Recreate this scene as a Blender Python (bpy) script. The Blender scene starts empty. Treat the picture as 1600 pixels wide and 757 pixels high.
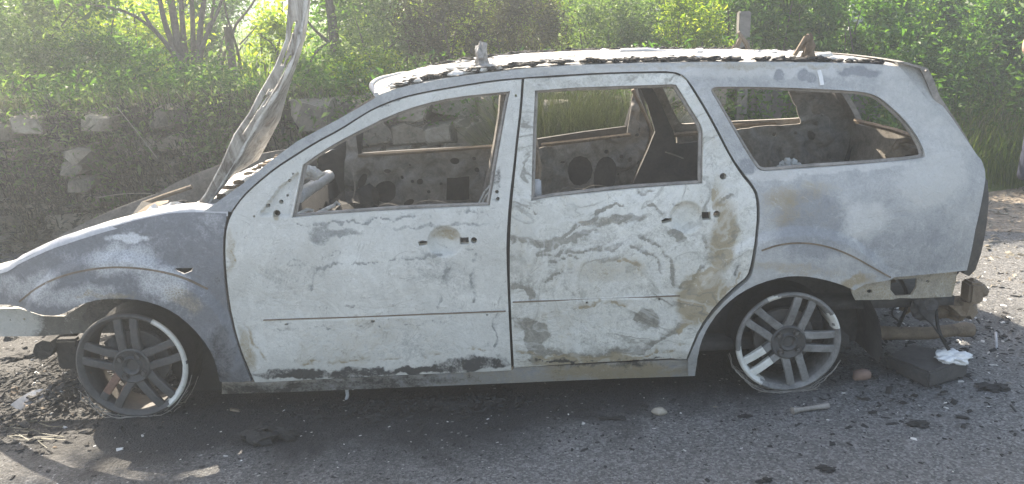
import bpy, bmesh, math, random
import numpy as np
from mathutils import Vector, Matrix, noise
from mathutils.geometry import delaunay_2d_cdt
R = math.radians
sc = bpy.context.scene
COL = sc.collection

# ------------------------------------------------------------------ camera, sky, sun, exposure
CAM = np.array([1.5446, -3.0488, 1.498]); YAW, PIT, ROL, FPX = -.0037, .2624, -.0405, 1300.7
_cy, _sy = math.cos(YAW), math.sin(YAW)
_F = np.array([_sy*math.cos(PIT), _cy*math.cos(PIT), -math.sin(PIT)])
_R = np.array([_cy, -_sy, 0.]); _U = np.cross(_R, _F)
_R2 = _R*math.cos(ROL) + _U*math.sin(ROL); _U2 = -_R*math.sin(ROL) + _U*math.cos(ROL)
cam = bpy.data.cameras.new('camera'); cam_o = bpy.data.objects.new('camera', cam); COL.objects.link(cam_o)
M3 = Matrix((tuple(_R2), tuple(_U2), tuple(-_F))).transposed()
cam_o.matrix_world = Matrix.Translation(Vector(CAM)) @ M3.to_4x4()
cam.sensor_fit = 'HORIZONTAL'; cam.sensor_width = 36.0; cam.lens = FPX/1600*36.0
cam.clip_end = 800; cam.clip_start = .05
sc.camera = cam_o

SUN_DIR = Vector((-.40, .62, .70)).normalized()      # towards the sun
w = bpy.data.worlds.new("World"); sc.world = w; w.use_nodes = True
nt = w.node_tree; bg = nt.nodes['Background']
sky = nt.nodes.new('ShaderNodeTexSky'); sky.sky_type = 'NISHITA'; sky.sun_disc = False
sky.sun_elevation = math.asin(SUN_DIR.z); sky.sun_rotation = math.atan2(SUN_DIR.x, SUN_DIR.y)
sky.air_density = 1.0; sky.dust_density = 2.0; sky.ozone_density = 1.0
nt.links.new(sky.outputs[0], bg.inputs[0]); bg.inputs[1].default_value = .15
sl = bpy.data.lights.new('sun', 'SUN'); so = bpy.data.objects.new('sun', sl); COL.objects.link(so)
sl.energy = 5.0; sl.angle = R(.5); sl.color = (1., .96, .9)
so.rotation_euler = SUN_DIR.to_track_quat('Z', 'Y').to_euler()
sc.view_settings.view_transform = 'Standard'; sc.view_settings.look = 'None'
sc.view_settings.exposure = 1.78; sc.view_settings.gamma = 1.0; sc.view_settings.use_curve_mapping = False
sc.view_settings.use_white_balance = True; sc.view_settings.white_balance_temperature = 7700; sc.view_settings.white_balance_tint = 10
sc.cycles.max_bounces = 8; sc.cycles.transparent_max_bounces = 8
sc.cycles.use_denoising = True

# ------------------------------------------------------------------ survey helpers: a sight line through a point of the photo, cut by a surface of the place
def ray(px, py): return _F + _R2*(px-800)/FPX - _U2*(py-378.5)/FPX
def PL(px, py, y):
    d = ray(px, py); return CAM + d*((y-CAM[1])/d[1])
def GZ(px, py, z=0.):
    d = ray(px, py); return CAM + d*((z-CAM[2])/d[2])
def pix(V):
    d = np.asarray(V, float) - CAM; z = d@_F
    return np.stack([800+FPX*(d@_R2)/z, 378.5-FPX*(d@_U2)/z], -1)
YMID = .85
def S(x, z):
    """outer skin of the car's near side: y for a point x along the car, z up"""
    x = np.asarray(x, float); z = np.asarray(z, float)
    y = np.where(x < 0, .10*(x/.45)**2, 0) + np.where(x > 2.5, .10*((x-2.5)/.85)**2, 0)
    y = y + np.where(z < .3, .04*((.3-z)/.22)**2, 0) + np.where(z > .5, .05*((np.minimum(z, .8)-.5)/.3)**2, 0)
    y = y + np.where(z > .8, .42*(z-.8), 0)
    for cx, cz in ((0., .23), (2.615, .22)):                     # flared wheel arches
        r = np.hypot(x-cx, (z-cz))
        y = y - .022*np.clip((.47-r)/.03, 0, 1)*np.clip((z-.1)/.1, 0, 1)
    return y
def PS(px, py):
    y = .05
    for _ in range(12):
        p = PL(px, py, y); y = float(S(p[0], p[2]))
    return p
def pss(pts): return np.array([PS(*p) for p in pts])

# ------------------------------------------------------------------ mesh helpers
def link(o, parent=None, inv=None):
    COL.objects.link(o)
    if parent is not None:
        o.parent = parent
        if parent.type == 'EMPTY': o.matrix_parent_inverse = Matrix.Translation(-parent.location)
    return o
def tag(o, label=None, cat=None, group=None, kind=None):
    if label: o['label'] = label
    if cat: o['category'] = cat
    if group: o['group'] = group
    if kind: o['kind'] = kind
    return o
def empty(name, loc, label, cat, group=None):
    o = bpy.data.objects.new(name, None); o.location = loc; COL.objects.link(o); o.empty_display_size = .1
    return tag(o, label, cat, group)
def mesh_np(name, V, F, mat, parent=None, smooth=False, attr=None):
    """F: int array (M,k)"""
    V = np.asarray(V, np.float32); F = np.asarray(F, np.int32); k = F.shape[1]
    me = bpy.data.meshes.new(name)
    me.vertices.add(len(V)); me.vertices.foreach_set('co', V.ravel())
    me.loops.add(F.size); me.loops.foreach_set('vertex_index', F.ravel())
    me.polygons.add(len(F)); me.polygons.foreach_set('loop_start', np.arange(0, F.size, k, dtype=np.int32))
    try: me.polygons.foreach_set('loop_total', np.full(len(F), k, np.int32))
    except Exception: pass
    me.polygons.foreach_set('use_smooth', np.full(len(F), smooth))
    me.update(calc_edges=True); me.validate()
    if attr is not None:
        a = me.color_attributes.new('stain', 'FLOAT_COLOR', 'POINT')
        a.data.foreach_set('color', np.asarray(attr, np.float32).ravel())
    o = bpy.data.objects.new(name, me)
    if mat: me.materials.append(mat)
    return link(o, parent)
class MB:
    def __init__(s): s.v = []; s.f = []
    def add(s, V, F):
        b = len(s.v); s.v += [tuple(map(float, p)) for p in V]; s.f += [tuple(i+b for i in f) for f in F]; return s
    def tube(s, pts, rad, n=8, cap=True, flat=1.0):
        pts = [Vector(map(float, p)) for p in pts]; rad = rad if hasattr(rad, '__len__') else [rad]*len(pts)
        V = []; F = []; ref = None
        for i, p in enumerate(pts):
            t = (pts[min(i+1, len(pts)-1)] - pts[max(i-1, 0)]).normalized()
            if ref is None: ref = t.orthogonal().normalized()
            a = (ref - t*ref.dot(t))
            a = a.normalized() if a.length > 1e-5 else t.orthogonal().normalized()
            ref = a; b = t.cross(a)
            for k in range(n):
                th = 2*math.pi*k/n; V.append(p + a*math.cos(th)*rad[i] + b*math.sin(th)*rad[i]*flat)
        for i in range(len(pts)-1):
            for k in range(n):
                F.append((i*n+k, i*n+(k+1) % n, (i+1)*n+(k+1) % n, (i+1)*n+k))
        if cap: F.append(tuple(range(n))[::-1]); F.append(tuple((len(pts)-1)*n+k for k in range(n)))
        return s.add(V, F)
    def box(s, c, size, rot=None, bev=0.):
        bm = bmesh.new(); bmesh.ops.create_cube(bm, size=1)
        for v in bm.verts: v.co = Vector((v.co.x*size[0], v.co.y*size[1], v.co.z*size[2]))
        if bev: bmesh.ops.bevel(bm, geom=bm.edges[:], offset=bev, segments=2, affect='EDGES')
        m = Matrix.Translation(Vector(c)) @ (rot.to_4x4() if rot else Matrix.Identity(4))
        bm.verts.index_update()
        s.add([m@v.co for v in bm.verts], [[v.index for v in f.verts] for f in bm.faces]); bm.free(); return s
    def lump(s, c, size, seed=0, amp=.25, freq=1.6, sub=2, rot=None):
        bm = bmesh.new(); bmesh.ops.create_icosphere(bm, subdivisions=sub, radius=1)
        off = Vector((seed*7.13, seed*3.7, seed*1.9))
        m = rot or Matrix.Identity(3)
        V = []
        for v in bm.verts:
            q = v.co*(1+amp*noise.noise(v.co*freq+off)*1.6 + amp*.5*noise.noise(v.co*freq*2.7+off))
            q = m@Vector((q.x*size[0], q.y*size[1], q.z*size[2])); V.append(q+Vector(c))
        bm.verts.index_update()
        s.add(V, [[v.index for v in f.verts] for f in bm.faces]); bm.free(); return s
    def lathe(s, prof, c, axis='Y', n=48, sx=1.):
        """prof: list of (radius, along); revolved about an axis through c"""
        V = []; F = []; m = len(prof)
        for k in range(n):
            th = 2*math.pi*k/n
            for r, h in prof: V.append((c[0]+r*math.cos(th), c[1]+h, c[2]+r*math.sin(th)))
        for k in range(n):
            for i in range(m-1): F.append((k*m+i, k*m+i+1, ((k+1) % n)*m+i+1, ((k+1) % n)*m+i))
        return s.add(V, F)
    def build(s, name, mat, parent=None, smooth=True, angle=40):
        me = bpy.data.meshes.new(name); me.from_pydata(s.v, [], s.f); me.update()
        bm = bmesh.new(); bm.from_mesh(me); bmesh.ops.recalc_face_normals(bm, faces=bm.faces[:])
        if smooth:
            for e in bm.edges:
                if len(e.link_faces) == 2 and e.calc_face_angle(0) > R(angle): e.smooth = False
        bm.to_mesh(me); bm.free()
        me.polygons.foreach_set('use_smooth', np.full(len(me.polygons), smooth))
        if mat: me.materials.append(mat)
        return link(bpy.data.objects.new(name, me), parent)

def resample(poly, step, closed=True):
    poly = np.asarray(poly, float); out = []
    n = len(poly)
    for i in range(n if closed else n-1):
        a, b = poly[i], poly[(i+1) % n]; k = max(1, int(np.linalg.norm(b-a)/step))
        for j in range(k): out.append(a+(b-a)*j/k)
    if not closed: out.append(poly[-1])
    return np.array(out)
def inside(poly, P):
    poly = np.asarray(poly); x, y = P[:, 0], P[:, 1]; c = np.zeros(len(P), bool)
    x1, y1 = poly[:, 0], poly[:, 1]; x2, y2 = np.roll(x1, -1), np.roll(y1, -1)
    for a, b, d, e in zip(x1, y1, x2, y2):
        if b == e: continue
        m = ((b > y) != (e > y)) & (x < (d-a)*(y-b)/(e-b)+a); c ^= m
    return c
def smooth_poly(pts, it=1):
    """corner cutting (keeps open ends)"""
    p = np.asarray(pts, float)
    for _ in range(it):
        q = [p[0]]
        for a, b in zip(p[:-1], p[1:]): q += [a*.75+b*.25, a*.25+b*.75]
        q.append(p[-1]); p = np.array(q)
    return p
def panel(name, outline, holes, f3, thick, mat, parent, step=.012, stain=None, mirror=False, xform=None):
    """sheet metal panel: 2-D outline with holes, laid on the surface f3(x, z) and given a thickness"""
    outline = resample(outline, step); holes = [resample(h, min(step, .008)) for h in holes]
    pts = [tuple(p) for p in outline]; edges = [(i, (i+1) % len(outline)) for i in range(len(outline))]
    for h in holes:
        b = len(pts); pts += [tuple(p) for p in h]; edges += [(b+i, b+(i+1) % len(h)) for i in range(len(h))]
    lo, hi = outline.min(0), outline.max(0)
    gx, gy = np.meshgrid(np.arange(lo[0]+step/2, hi[0], step), np.arange(lo[1]+step/2, hi[1], step))
    G = np.stack([gx.ravel(), gy.ravel()], -1); G[:, 0] += (np.round((G[:, 1]-lo[1])/step) % 2)*step*.5
    ok = inside(outline, G)
    for h in holes: ok &= ~inside(h, G)
    G = G[ok]
    bd = np.array(pts); keep = np.ones(len(G), bool)
    for i in range(0, len(G), 2000):
        d = np.abs(G[i:i+2000, None, :]-bd[None]).max(-1).min(1); keep[i:i+2000] = d > step*.4
    pts += [tuple(p) for p in G[keep]]
    vo, _, fo, *_ = delaunay_2d_cdt([Vector(p) for p in pts], edges, [], 0, 1e-6)
    V2 = np.array([tuple(v) for v in vo]); T = np.array([f for f in fo if len(f) == 3])
    c = V2[T].mean(1); ok = inside(outline, c)
    for h in holes: ok &= ~inside(h, c)
    T = T[ok]
    a = V2[T]; ar = (a[:, 1, 0]-a[:, 0, 0])*(a[:, 2, 1]-a[:, 0, 1])-(a[:, 1, 1]-a[:, 0, 1])*(a[:, 2, 0]-a[:, 0, 0])
    T[ar < 0] = T[ar < 0][:, ::-1]; T = T[np.abs(ar) > 1e-10]
    y = f3(V2[:, 0], V2[:, 1])
    A = np.stack([V2[:, 0], y, V2[:, 1]], -1); B = A+np.array([0, thick, 0])
    n = len(A)
    ed = {}
    for t in T:
        for i in range(3):
            e = (t[i], t[(i+1) % 3]); ed[e] = 1
    be = np.array([e for e in ed if (e[1], e[0]) not in ed])
    rimV = np.concatenate([A[be[:, 0]], A[be[:, 1]], B[be[:, 1]], B[be[:, 0]]]); m = len(be); k = 2*n
    idx = np.arange(m)
    r1 = np.stack([k+idx, k+3*m+idx, k+2*m+idx], -1); r2 = np.stack([k+idx, k+2*m+idx, k+m+idx], -1)
    V = np.concatenate([A, B, rimV]); F = np.concatenate([T, T[:, ::-1]+n, r1, r2])
    at = None
    if stain is not None:
        q = stain(A); qr = np.concatenate([q[be[:, 0]], q[be[:, 1]], q[be[:, 1]], q[be[:, 0]]])
        at = np.concatenate([q, q, qr]); at = np.concatenate([at, np.ones((len(at), 1))], 1)
    if mirror: V = V*np.array([1, -1, 1])+np.array([0, 2*YMID, 0]); F = F[:, ::-1]
    if xform is not None: V = np.array([tuple(xform@Vector(p)) for p in V])
    return mesh_np(name, V, F, mat, parent, True, at)
def circ(cx, cz, r, n=14, rz=None, rot=0):
    rz = rz or r
    return [(cx+r*math.cos(a)*math.cos(rot)-rz*math.sin(a)*math.sin(rot), cz+r*math.cos(a)*math.sin(rot)+rz*math.sin(a)*math.cos(rot)) for a in np.linspace(0, 2*math.pi, n, endpoint=False)]
def stains(base, blobs, marks=()):
    def f(A):
        p = pix(A); o = np.tile(np.array(base, float), (len(A), 1))
        nv = np.array([(noise.noise(Vector((x*18, z*18, 1))), noise.noise(Vector((x*18, z*18, 9))), noise.noise(Vector((x*55, z*55, 3))), noise.noise(Vector((x*55, z*55, 7))), noise.noise(Vector((x*11, z*11, 5)))) for x, y, z in A])
        p = p+7*nv[:, :2]+3.5*nv[:, 2:4]; mod = np.clip(.75+1.5*nv[:, 4]+.8*nv[:, 2], 0, 1.15)
        for (x, y, rx, ry, ang, ch, amt) in blobs:
            c, s = math.cos(R(ang)), math.sin(R(ang)); dx, dy = p[:, 0]-x, p[:, 1]-y
            d = ((dx*c+dy*s)/rx)**2+((-dx*s+dy*c)/ry)**2
            o[:, ch] += amt*np.clip(1.35-d, 0, 1)
        for (pts, wd, ch, amt) in marks:          # drawn-out scorch fronts: sharp on one side, fading on the other
            q = smooth_poly(pts, 2); best = np.full(len(p), 1e9); sg = np.zeros(len(p))
            for u, v in zip(q[:-1], q[1:]):
                d = v-u; tt = np.clip(((p-u)@d)/(d@d+1e-9), 0, 1); e = p-(u+tt[:, None]*d); r_ = np.linalg.norm(e, axis=1)
                m_ = r_ < best; best = np.where(m_, r_, best); sg = np.where(m_, np.sign(d[0]*(p[:, 1]-u[1])-d[1]*(p[:, 0]-u[0])), sg)
            w_ = np.where(sg > 0, wd*.7, wd*3.6); core = np.clip(1.4-best/(wd*.7), 0, 1); fade = .42*np.clip(1-best/w_, 0, 1)
            o[:, ch] += amt*mod*np.maximum(core*.9, fade)
        return np.clip(o, -1.5, 2)
    return f

# ------------------------------------------------------------------ materials
def newmat(name):
    m = bpy.data.materials.new(name); m.use_nodes = True; t = m.node_tree
    return m, t, t.nodes['Principled BSDF'], t.nodes.new, t.links.new
def rgb(c): return (*c, 1.)
def noise_n(t, vec, scale, detail=5, rough=.6, dist=0.):
    n = t.nodes.new('ShaderNodeTexNoise'); n.inputs['Scale'].default_value = scale; n.inputs['Detail'].default_value = detail
    n.inputs['Roughness'].default_value = rough; n.inputs['Distortion'].default_value = dist
    if vec is not None: t.links.new(vec, n.inputs['Vector'])
    return n
def math_n(t, op, a, b=None, c=None, clamp=False):
    n = t.nodes.new('ShaderNodeMath'); n.operation = op; n.use_clamp = clamp
    for i, v in enumerate((a, b, c)):
        if v is None: continue
        if isinstance(v, (int, float)): n.inputs[i].default_value = v
        else: t.links.new(v, n.inputs[i])
    return n.outputs[0]
def mix_n(t, fac, a, b):
    n = t.nodes.new('ShaderNodeMix'); n.data_type = 'RGBA'
    for i, v in ((0, fac), (6, a), (7, b)):
        if isinstance(v, (int, float)): n.inputs[i].default_value = v
        elif isinstance(v, tuple): n.inputs[i].default_value = rgb(v)
        else: t.links.new(v, n.inputs[i])
    return n.outputs[2]
def ramp_n(t, fac, stops):
    n = t.nodes.new('ShaderNodeValToRGB'); e = n.color_ramp.elements
    while len(e) < len(stops): e.new(.5)
    for i, (p, c) in enumerate(stops): e[i].position = p; e[i].color = rgb(c) if len(c) == 3 else c
    t.links.new(fac, n.inputs[0]); return n.outputs[0]
def coords(t): return t.nodes.new('ShaderNodeTexCoord').outputs['Object']
def bump(t, bs, h, strength, dist=.01):
    n = t.nodes.new('ShaderNodeBump'); n.inputs['Strength'].default_value = strength; n.inputs['Distance'].default_value = dist
    t.links.new(h, n.inputs['Height']); t.links.new(n.outputs[0], bs.inputs['Normal'])

def burnt_metal(name, gray, white, ochre=(.27, .215, .125), soot=(.03, .029, .028), swirl=0., craq=.5, tide=.45, mott=1.):
    m, t, bs, N, L = newmat(name); co = coords(t)
    at = N('ShaderNodeVertexColor'); at.layer_name = 'stain'
    sp = N('ShaderNodeSeparateColor'); L(at.outputs['Color'], sp.inputs[0])
    n1 = noise_n(t, co, 5, 10, .7, .9).outputs[0]; n2 = noise_n(t, co, 24, 9, .75, .5).outputs[0]; n3 = noise_n(t, co, 120, 5, .75).outputs[0]
    mixn = math_n(t, 'ADD', math_n(t, 'MULTIPLY', n1, .42), math_n(t, 'ADD', math_n(t, 'MULTIPLY', n2, .36), math_n(t, 'MULTIPLY', n3, .22)))
    def fac(ch, k, amp):
        v = math_n(t, 'ADD', sp.outputs[ch], math_n(t, 'MULTIPLY', math_n(t, 'SUBTRACT', mixn, .5), amp))
        return math_n(t, 'ADD', math_n(t, 'MULTIPLY', math_n(t, 'SUBTRACT', v, .5), k), .5, clamp=True)
    vn = math_n(t, 'ADD', math_n(t, 'MULTIPLY', n2, .6), math_n(t, 'MULTIPLY', n3, .4))
    c2 = math_n(t, 'MULTIPLY', math_n(t, 'SUBTRACT', vn, .5-.14/mott), 3.4*mott, clamp=True)
    n0 = noise_n(t, co, 1.7, 4, .6, .6).outputs[0]; tone = math_n(t, 'MULTIPLY', math_n(t, 'SUBTRACT', n0, .34), 3.2, clamp=True)
    base = mix_n(t, c2, tuple(c*.62 for c in gray), tuple(c*1.4 for c in gray))
    wcol = mix_n(t, c2, tuple(c*.76 for c in white), tuple(min(.8, c*1.22) for c in white))
    wcol = mix_n(t, math_n(t, 'MULTIPLY', math_n(t, 'SUBTRACT', 1., tone), .6), wcol, (.37, .365, .33))
    col = mix_n(t, fac(0, 2.3 if mott > .7 else 1.5, 2.3 if mott > .7 else 1.5), base, wcol)
    col = mix_n(t, math_n(t, 'MULTIPLY', fac(1, 2.2, 2.2), .85), col, ochre)
    # tide marks: thin contour lines where the heat fronts stopped
    for sc_, fq, wd, cc, am in ((2.6, 9., 26, (.15, .14, .115), tide), (6.5, 7., 16, (.17, .165, .15), tide*.8), (3.7, 8., 18, (.66, .66, .64), tide*.9)):
        nn = noise_n(t, co, sc_, 6, .62, 1.1).outputs[0]
        fr = math_n(t, 'ABSOLUTE', math_n(t, 'SUBTRACT', math_n(t, 'FRACT', math_n(t, 'MULTIPLY', nn, fq)), .5))
        ln = math_n(t, 'SUBTRACT', 1., math_n(t, 'MULTIPLY', fr, wd), clamp=True)
        ln = math_n(t, 'MULTIPLY', ln, math_n(t, 'MULTIPLY', math_n(t, 'SUBTRACT', n2, .42), 6, clamp=True))
        col = mix_n(t, math_n(t, 'MULTIPLY', ln, am), col, cc)
    if swirl:
        sw = noise_n(t, co, 2.1, 4, .5, 1.9).outputs[0]
        ph = math_n(t, 'ADD', math_n(t, 'MULTIPLY', sw, 42), math_n(t, 'MULTIPLY', n2, 2.6))
        s = math_n(t, 'SINE', ph)
        line = math_n(t, 'MULTIPLY', math_n(t, 'SUBTRACT', s, .78, clamp=True), 4.5, clamp=True)
        msk = math_n(t, 'MULTIPLY', line, math_n(t, 'MULTIPLY', math_n(t, 'SUBTRACT', noise_n(t, co, 3.1, 6, .7).outputs[0], .42), 5, clamp=True))
        col = mix_n(t, math_n(t, 'MULTIPLY', msk, swirl), col, (.17, .16, .13))
        s2 = math_n(t, 'MULTIPLY', math_n(t, 'SUBTRACT', math_n(t, 'SINE', math_n(t, 'ADD', ph, 2.6)), .6, clamp=True), 2., clamp=True)
        col = mix_n(t, math_n(t, 'MULTIPLY', s2, swirl*.4), col, (.66, .66, .64))
    if craq:
        v = N('ShaderNodeTexVoronoi'); v.feature = 'DISTANCE_TO_EDGE'; v.inputs['Scale'].default_value = 85
        dv = N('ShaderNodeVectorMath'); dv.operation = 'MULTIPLY_ADD'; nn = noise_n(t, co, 60, 4)
        L(nn.outputs[1], dv.inputs[0]); dv.inputs[1].default_value = (.02, .02, .02); L(co, dv.inputs[2]); L(dv.outputs[0], v.inputs['Vector'])
        cr = math_n(t, 'SUBTRACT', 1., math_n(t, 'MULTIPLY', v.outputs[0], 6, clamp=True))
        cm = math_n(t, 'MULTIPLY', cr, fac(0, 1.5, 2.5))
        col = mix_n(t, math_n(t, 'MULTIPLY', cm, craq), col, tuple(min(.8, c*1.25) for c in white))
    spk = math_n(t, 'MULTIPLY', math_n(t, 'SUBTRACT', n3, .62, clamp=True), 9, clamp=True)
    col = mix_n(t, math_n(t, 'MULTIPLY', spk, .6), col, (.1, .09, .08))
    col = mix_n(t, math_n(t, 'MULTIPLY', fac(2, 2.6, 3.2), .93), col, soot)
    L(col, bs.inputs['Base Color'])
    rr = math_n(t, 'ADD', .40, math_n(t, 'MULTIPLY', n2, .4)); L(rr, bs.inputs['Roughness'])
    bs.inputs['Metallic'].default_value = .12
    hh = math_n(t, 'ADD', math_n(t, 'MULTIPLY', n1, 1.8), math_n(t, 'ADD', math_n(t, 'MULTIPLY', n2, .6), math_n(t, 'MULTIPLY', n3, .3)))
    bump(t, bs, hh, .7, .014)
    return m
def rough_mat(name, c1, c2, scale=12, rough=.85, bs_=.5, dist=.01, c3=None, metal=0., detail=8):
    m, t, bs, N, L = newmat(name); co = coords(t)
    n1 = noise_n(t, co, scale, detail, .7, .5).outputs[0]; n2 = noise_n(t, co, scale*7, 5, .7).outputs[0]
    f = math_n(t, 'MULTIPLY', math_n(t, 'SUBTRACT', math_n(t, 'ADD', math_n(t, 'MULTIPLY', n1, .7), math_n(t, 'MULTIPLY', n2, .3)), .35), 3.3, clamp=True)
    col = mix_n(t, f, c1, c2)
    if c3:
        n4 = noise_n(t, co, scale*.6, 6, .75, 1.).outputs[0]
        col = mix_n(t, math_n(t, 'MULTIPLY', math_n(t, 'SUBTRACT', n4, .56), 9, clamp=True), col, c3)
    L(col, bs.inputs['Base Color']); bs.inputs['Roughness'].default_value = rough; bs.inputs['Metallic'].default_value = metal
    bump(t, bs, math_n(t, 'ADD', n1, math_n(t, 'MULTIPLY', n2, .5)), bs_, dist)
    return m
def leaf_mat(name, stops, trans=.45, rough=.5, tcol=1.6, warm=.92):
    m, t, bs, N, L = newmat(name)
    g = N('ShaderNodeNewGeometry'); co = coords(t)
    f = math_n(t, 'ADD', math_n(t, 'MULTIPLY', g.outputs['Random Per Island'], .6), math_n(t, 'MULTIPLY', noise_n(t, co, 2.2, 2).outputs[0], .4))
    col = ramp_n(t, f, stops)
    L(col, bs.inputs['Base Color']); bs.inputs['Roughness'].default_value = rough
    bs.inputs['Specular IOR Level'].default_value = .35
    tr = N('ShaderNodeBsdfTranslucent')
    hs = N('ShaderNodeMix'); hs.data_type = 'RGBA'; hs.blend_type = 'MULTIPLY'; hs.inputs[0].default_value = 1.
    L(col, hs.inputs[6]); hs.inputs[7].default_value = (tcol*warm, tcol*1.12, tcol*.36, 1); L(hs.outputs[2], tr.inputs[0])
    mx = N('ShaderNodeMixShader'); mx.inputs[0].default_value = trans
    L(bs.outputs[0], mx.inputs[1]); L(tr.outputs[0], mx.inputs[2]); L(mx.outputs[0], t.nodes['Material Output'].inputs[0])
    return m

M = {}
M['fender'] = burnt_metal('burnt_fender_steel', (.16, .166, .178), (.5, .51, .525), craq=.8, tide=.12, mott=.6)
M['door'] = burnt_metal('ash_white_door_steel', (.27, .275, .26), (.62, .615, .575), craq=.0, tide=.5, mott=.8)
M['door2'] = burnt_metal('swirled_rear_door_steel', (.25, .24, .205), (.60, .595, .545), swirl=.8, craq=.0, tide=.6)
M['side'] = burnt_metal('burnt_side_steel', (.25, .26, .268), (.5, .50, .485), craq=.06, tide=.3, mott=.5)
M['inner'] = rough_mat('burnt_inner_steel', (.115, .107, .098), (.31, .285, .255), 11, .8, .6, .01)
M['inner_dark'] = rough_mat('dark_inner_steel', (.03, .029, .029), (.085, .08, .076), 8, .85, .5, .01)  # darker copy of inner steel; shade of interior, gaps and holes put into colour
M['rust'] = rough_mat('rusty_steel', (.1, .07, .045), (.22, .17, .12), 14, .85, .5, .006, (.05, .04, .035))
M['ash'] = rough_mat('white_ash_on_steel', (.45, .43, .4), (.75, .74, .72), 14, .9, .8, .015, (.16, .14, .12))
m, t, bs, N, L = newmat('warped_bonnet_steel'); co = coords(t)
mp = N('ShaderNodeMapping'); mp.inputs['Rotation'].default_value = (0, R(-28), 0); mp.inputs['Scale'].default_value = (34, 7, 2.2); L(co, mp.inputs['Vector'])
n1 = noise_n(t, mp.outputs[0], 1., 8, .68, .6).outputs[0]; n2 = noise_n(t, co, 16, 8, .7).outputs[0]
L(ramp_n(t, math_n(t, 'ADD', math_n(t, 'MULTIPLY', n1, .72), math_n(t, 'MULTIPLY', n2, .28)), [(.30, (.05, .045, .04)), (.42, (.24, .215, .19)), (.55, (.5, .48, .45)), (.72, (.7, .69, .66))]), bs.inputs['Base Color'])
bs.inputs['Roughness'].default_value = .55; bs.inputs['Metallic'].default_value = .2; bump(t, bs, n1, .8, .02); M['bonnet'] = m
M['char'] = rough_mat('black_char', (.008, .008, .008), (.035, .034, .033), 30, .8, .9, .01)
M['rimf'] = rough_mat('sooty_alloy', (.045, .043, .042), (.09, .085, .08), 16, .7, .4, .004, (.1, .065, .05))
M['rimr'] = rough_mat('ashen_alloy', (.075, .073, .07), (.24, .235, .225), 10, .65, .4, .004, (.07, .07, .07))
M['hub'] = rough_mat('dark_hub_alloy', (.035, .034, .034), (.075, .073, .07), 20, .6, .4, .004)
M['lip'] = rough_mat('pale_alloy_lip', (.45, .44, .4), (.68, .67, .62), 12, .6, .4, .004, (.25, .24, .22))
M['disc'] = rough_mat('brake_disc_steel', (.05, .046, .043), (.12, .11, .1), 12, .6, .3, .004)
M['wood'] = rough_mat('grey_weathered_wood', (.10, .095, .088), (.21, .20, .185), 9, .85, .5, .005)
M['bark'] = rough_mat('bark', (.06, .052, .045), (.15, .135, .12), 22, .9, .8, .015)
M['stone'] = rough_mat('rubble_limestone', (.15, .135, .115), (.36, .335, .29), 6, .9, .9, .02, (.08, .08, .065))
def vary(m, lo, hi):
    t = m.node_tree; bs = t.nodes['Principled BSDF']; src = bs.inputs['Base Color'].links[0].from_socket
    g_ = t.nodes.new('ShaderNodeNewGeometry'); v = ramp_n(t, g_.outputs['Random Per Island'], [(0, (lo, lo*.97, lo*.92)), (1, (hi, hi*.97, hi*.92))])
    mm = t.nodes.new('ShaderNodeMix'); mm.data_type = 'RGBA'; mm.blend_type = 'MULTIPLY'; mm.inputs[0].default_value = 1.
    t.links.new(src, mm.inputs[6]); t.links.new(v, mm.inputs[7]); t.links.new(mm.outputs[2], bs.inputs['Base Color'])
vary(M['stone'], .5, 1.25)
M['earth'] = rough_mat('dark_earth', (.05, .042, .033), (.11, .095, .075), 8, .95, .8, .03)
M['white'] = rough_mat('white_cloth', (.55, .55, .54), (.78, .78, .77), 20, .85, .5, .004)
M['pale'] = rough_mat('pale_grey_plastic', (.3, .3, .31), (.5, .5, .51), 20, .6, .4, .004)

# ------------------------------------------------------------------ setting: ground, road, bank, meadow, hill
rng = np.random.default_rng(7)
def grid_sheet(name, x0, x1, y0, y1, nx, ny, zf, mat, kind='structure'):
    X, Y = np.meshgrid(np.linspace(x0, x1, nx), np.linspace(y0, y1, ny)); Z = zf(X, Y)
    V = np.stack([X.ravel(), Y.ravel(), Z.ravel()], -1); i = np.arange(nx*ny).reshape(ny, nx)
    F = np.stack([i[:-1, :-1].ravel(), i[:-1, 1:].ravel(), i[1:, 1:].ravel(), i[1:, :-1].ravel()], -1)
    o = mesh_np(name, V, F, mat, None, True); o['kind'] = kind; return o
def fbm(X, Y, s, seed=0):
    return np.vectorize(lambda a, b: noise.fractal(Vector((a*s+seed, b*s, seed*.3)), 1., 2., 4))(X, Y)

m, t, bs, N, L = newmat('burnt_asphalt'); co = coords(t)
sx = N('ShaderNodeSeparateXYZ'); L(co, sx.inputs[0])
# soot spread from the fire: an oval stain round the car with a ragged edge
xr = math_n(t, 'SUBTRACT', sx.outputs[0], 1.0); ex = math_n(t, 'DIVIDE', xr, 2.7); ey = math_n(t, 'DIVIDE', math_n(t, 'SUBTRACT', math_n(t, 'SUBTRACT', sx.outputs[1], .85), math_n(t, 'MULTIPLY', xr, .13)), 1.2)
rad = math_n(t, 'SQRT', math_n(t, 'ADD', math_n(t, 'MULTIPLY', ex, ex), math_n(t, 'MULTIPLY', ey, ey)))
big = noise_n(t, co, 2.2, 6, .65, .6).outputs[0]
soot = math_n(t, 'MULTIPLY', math_n(t, 'SUBTRACT', math_n(t, 'ADD', 1.50, math_n(t, 'MULTIPLY', math_n(t, 'SUBTRACT', big, .5), 1.1)), math_n(t, 'MULTIPLY', rad, 1.28)), 2.4, clamp=True)
vor = N('ShaderNodeTexVoronoi'); vor.inputs['Scale'].default_value = 130; L(co, vor.inputs['Vector'])
agg = N('ShaderNodeSeparateColor'); L(vor.outputs['Color'], agg.inputs[0])
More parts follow.
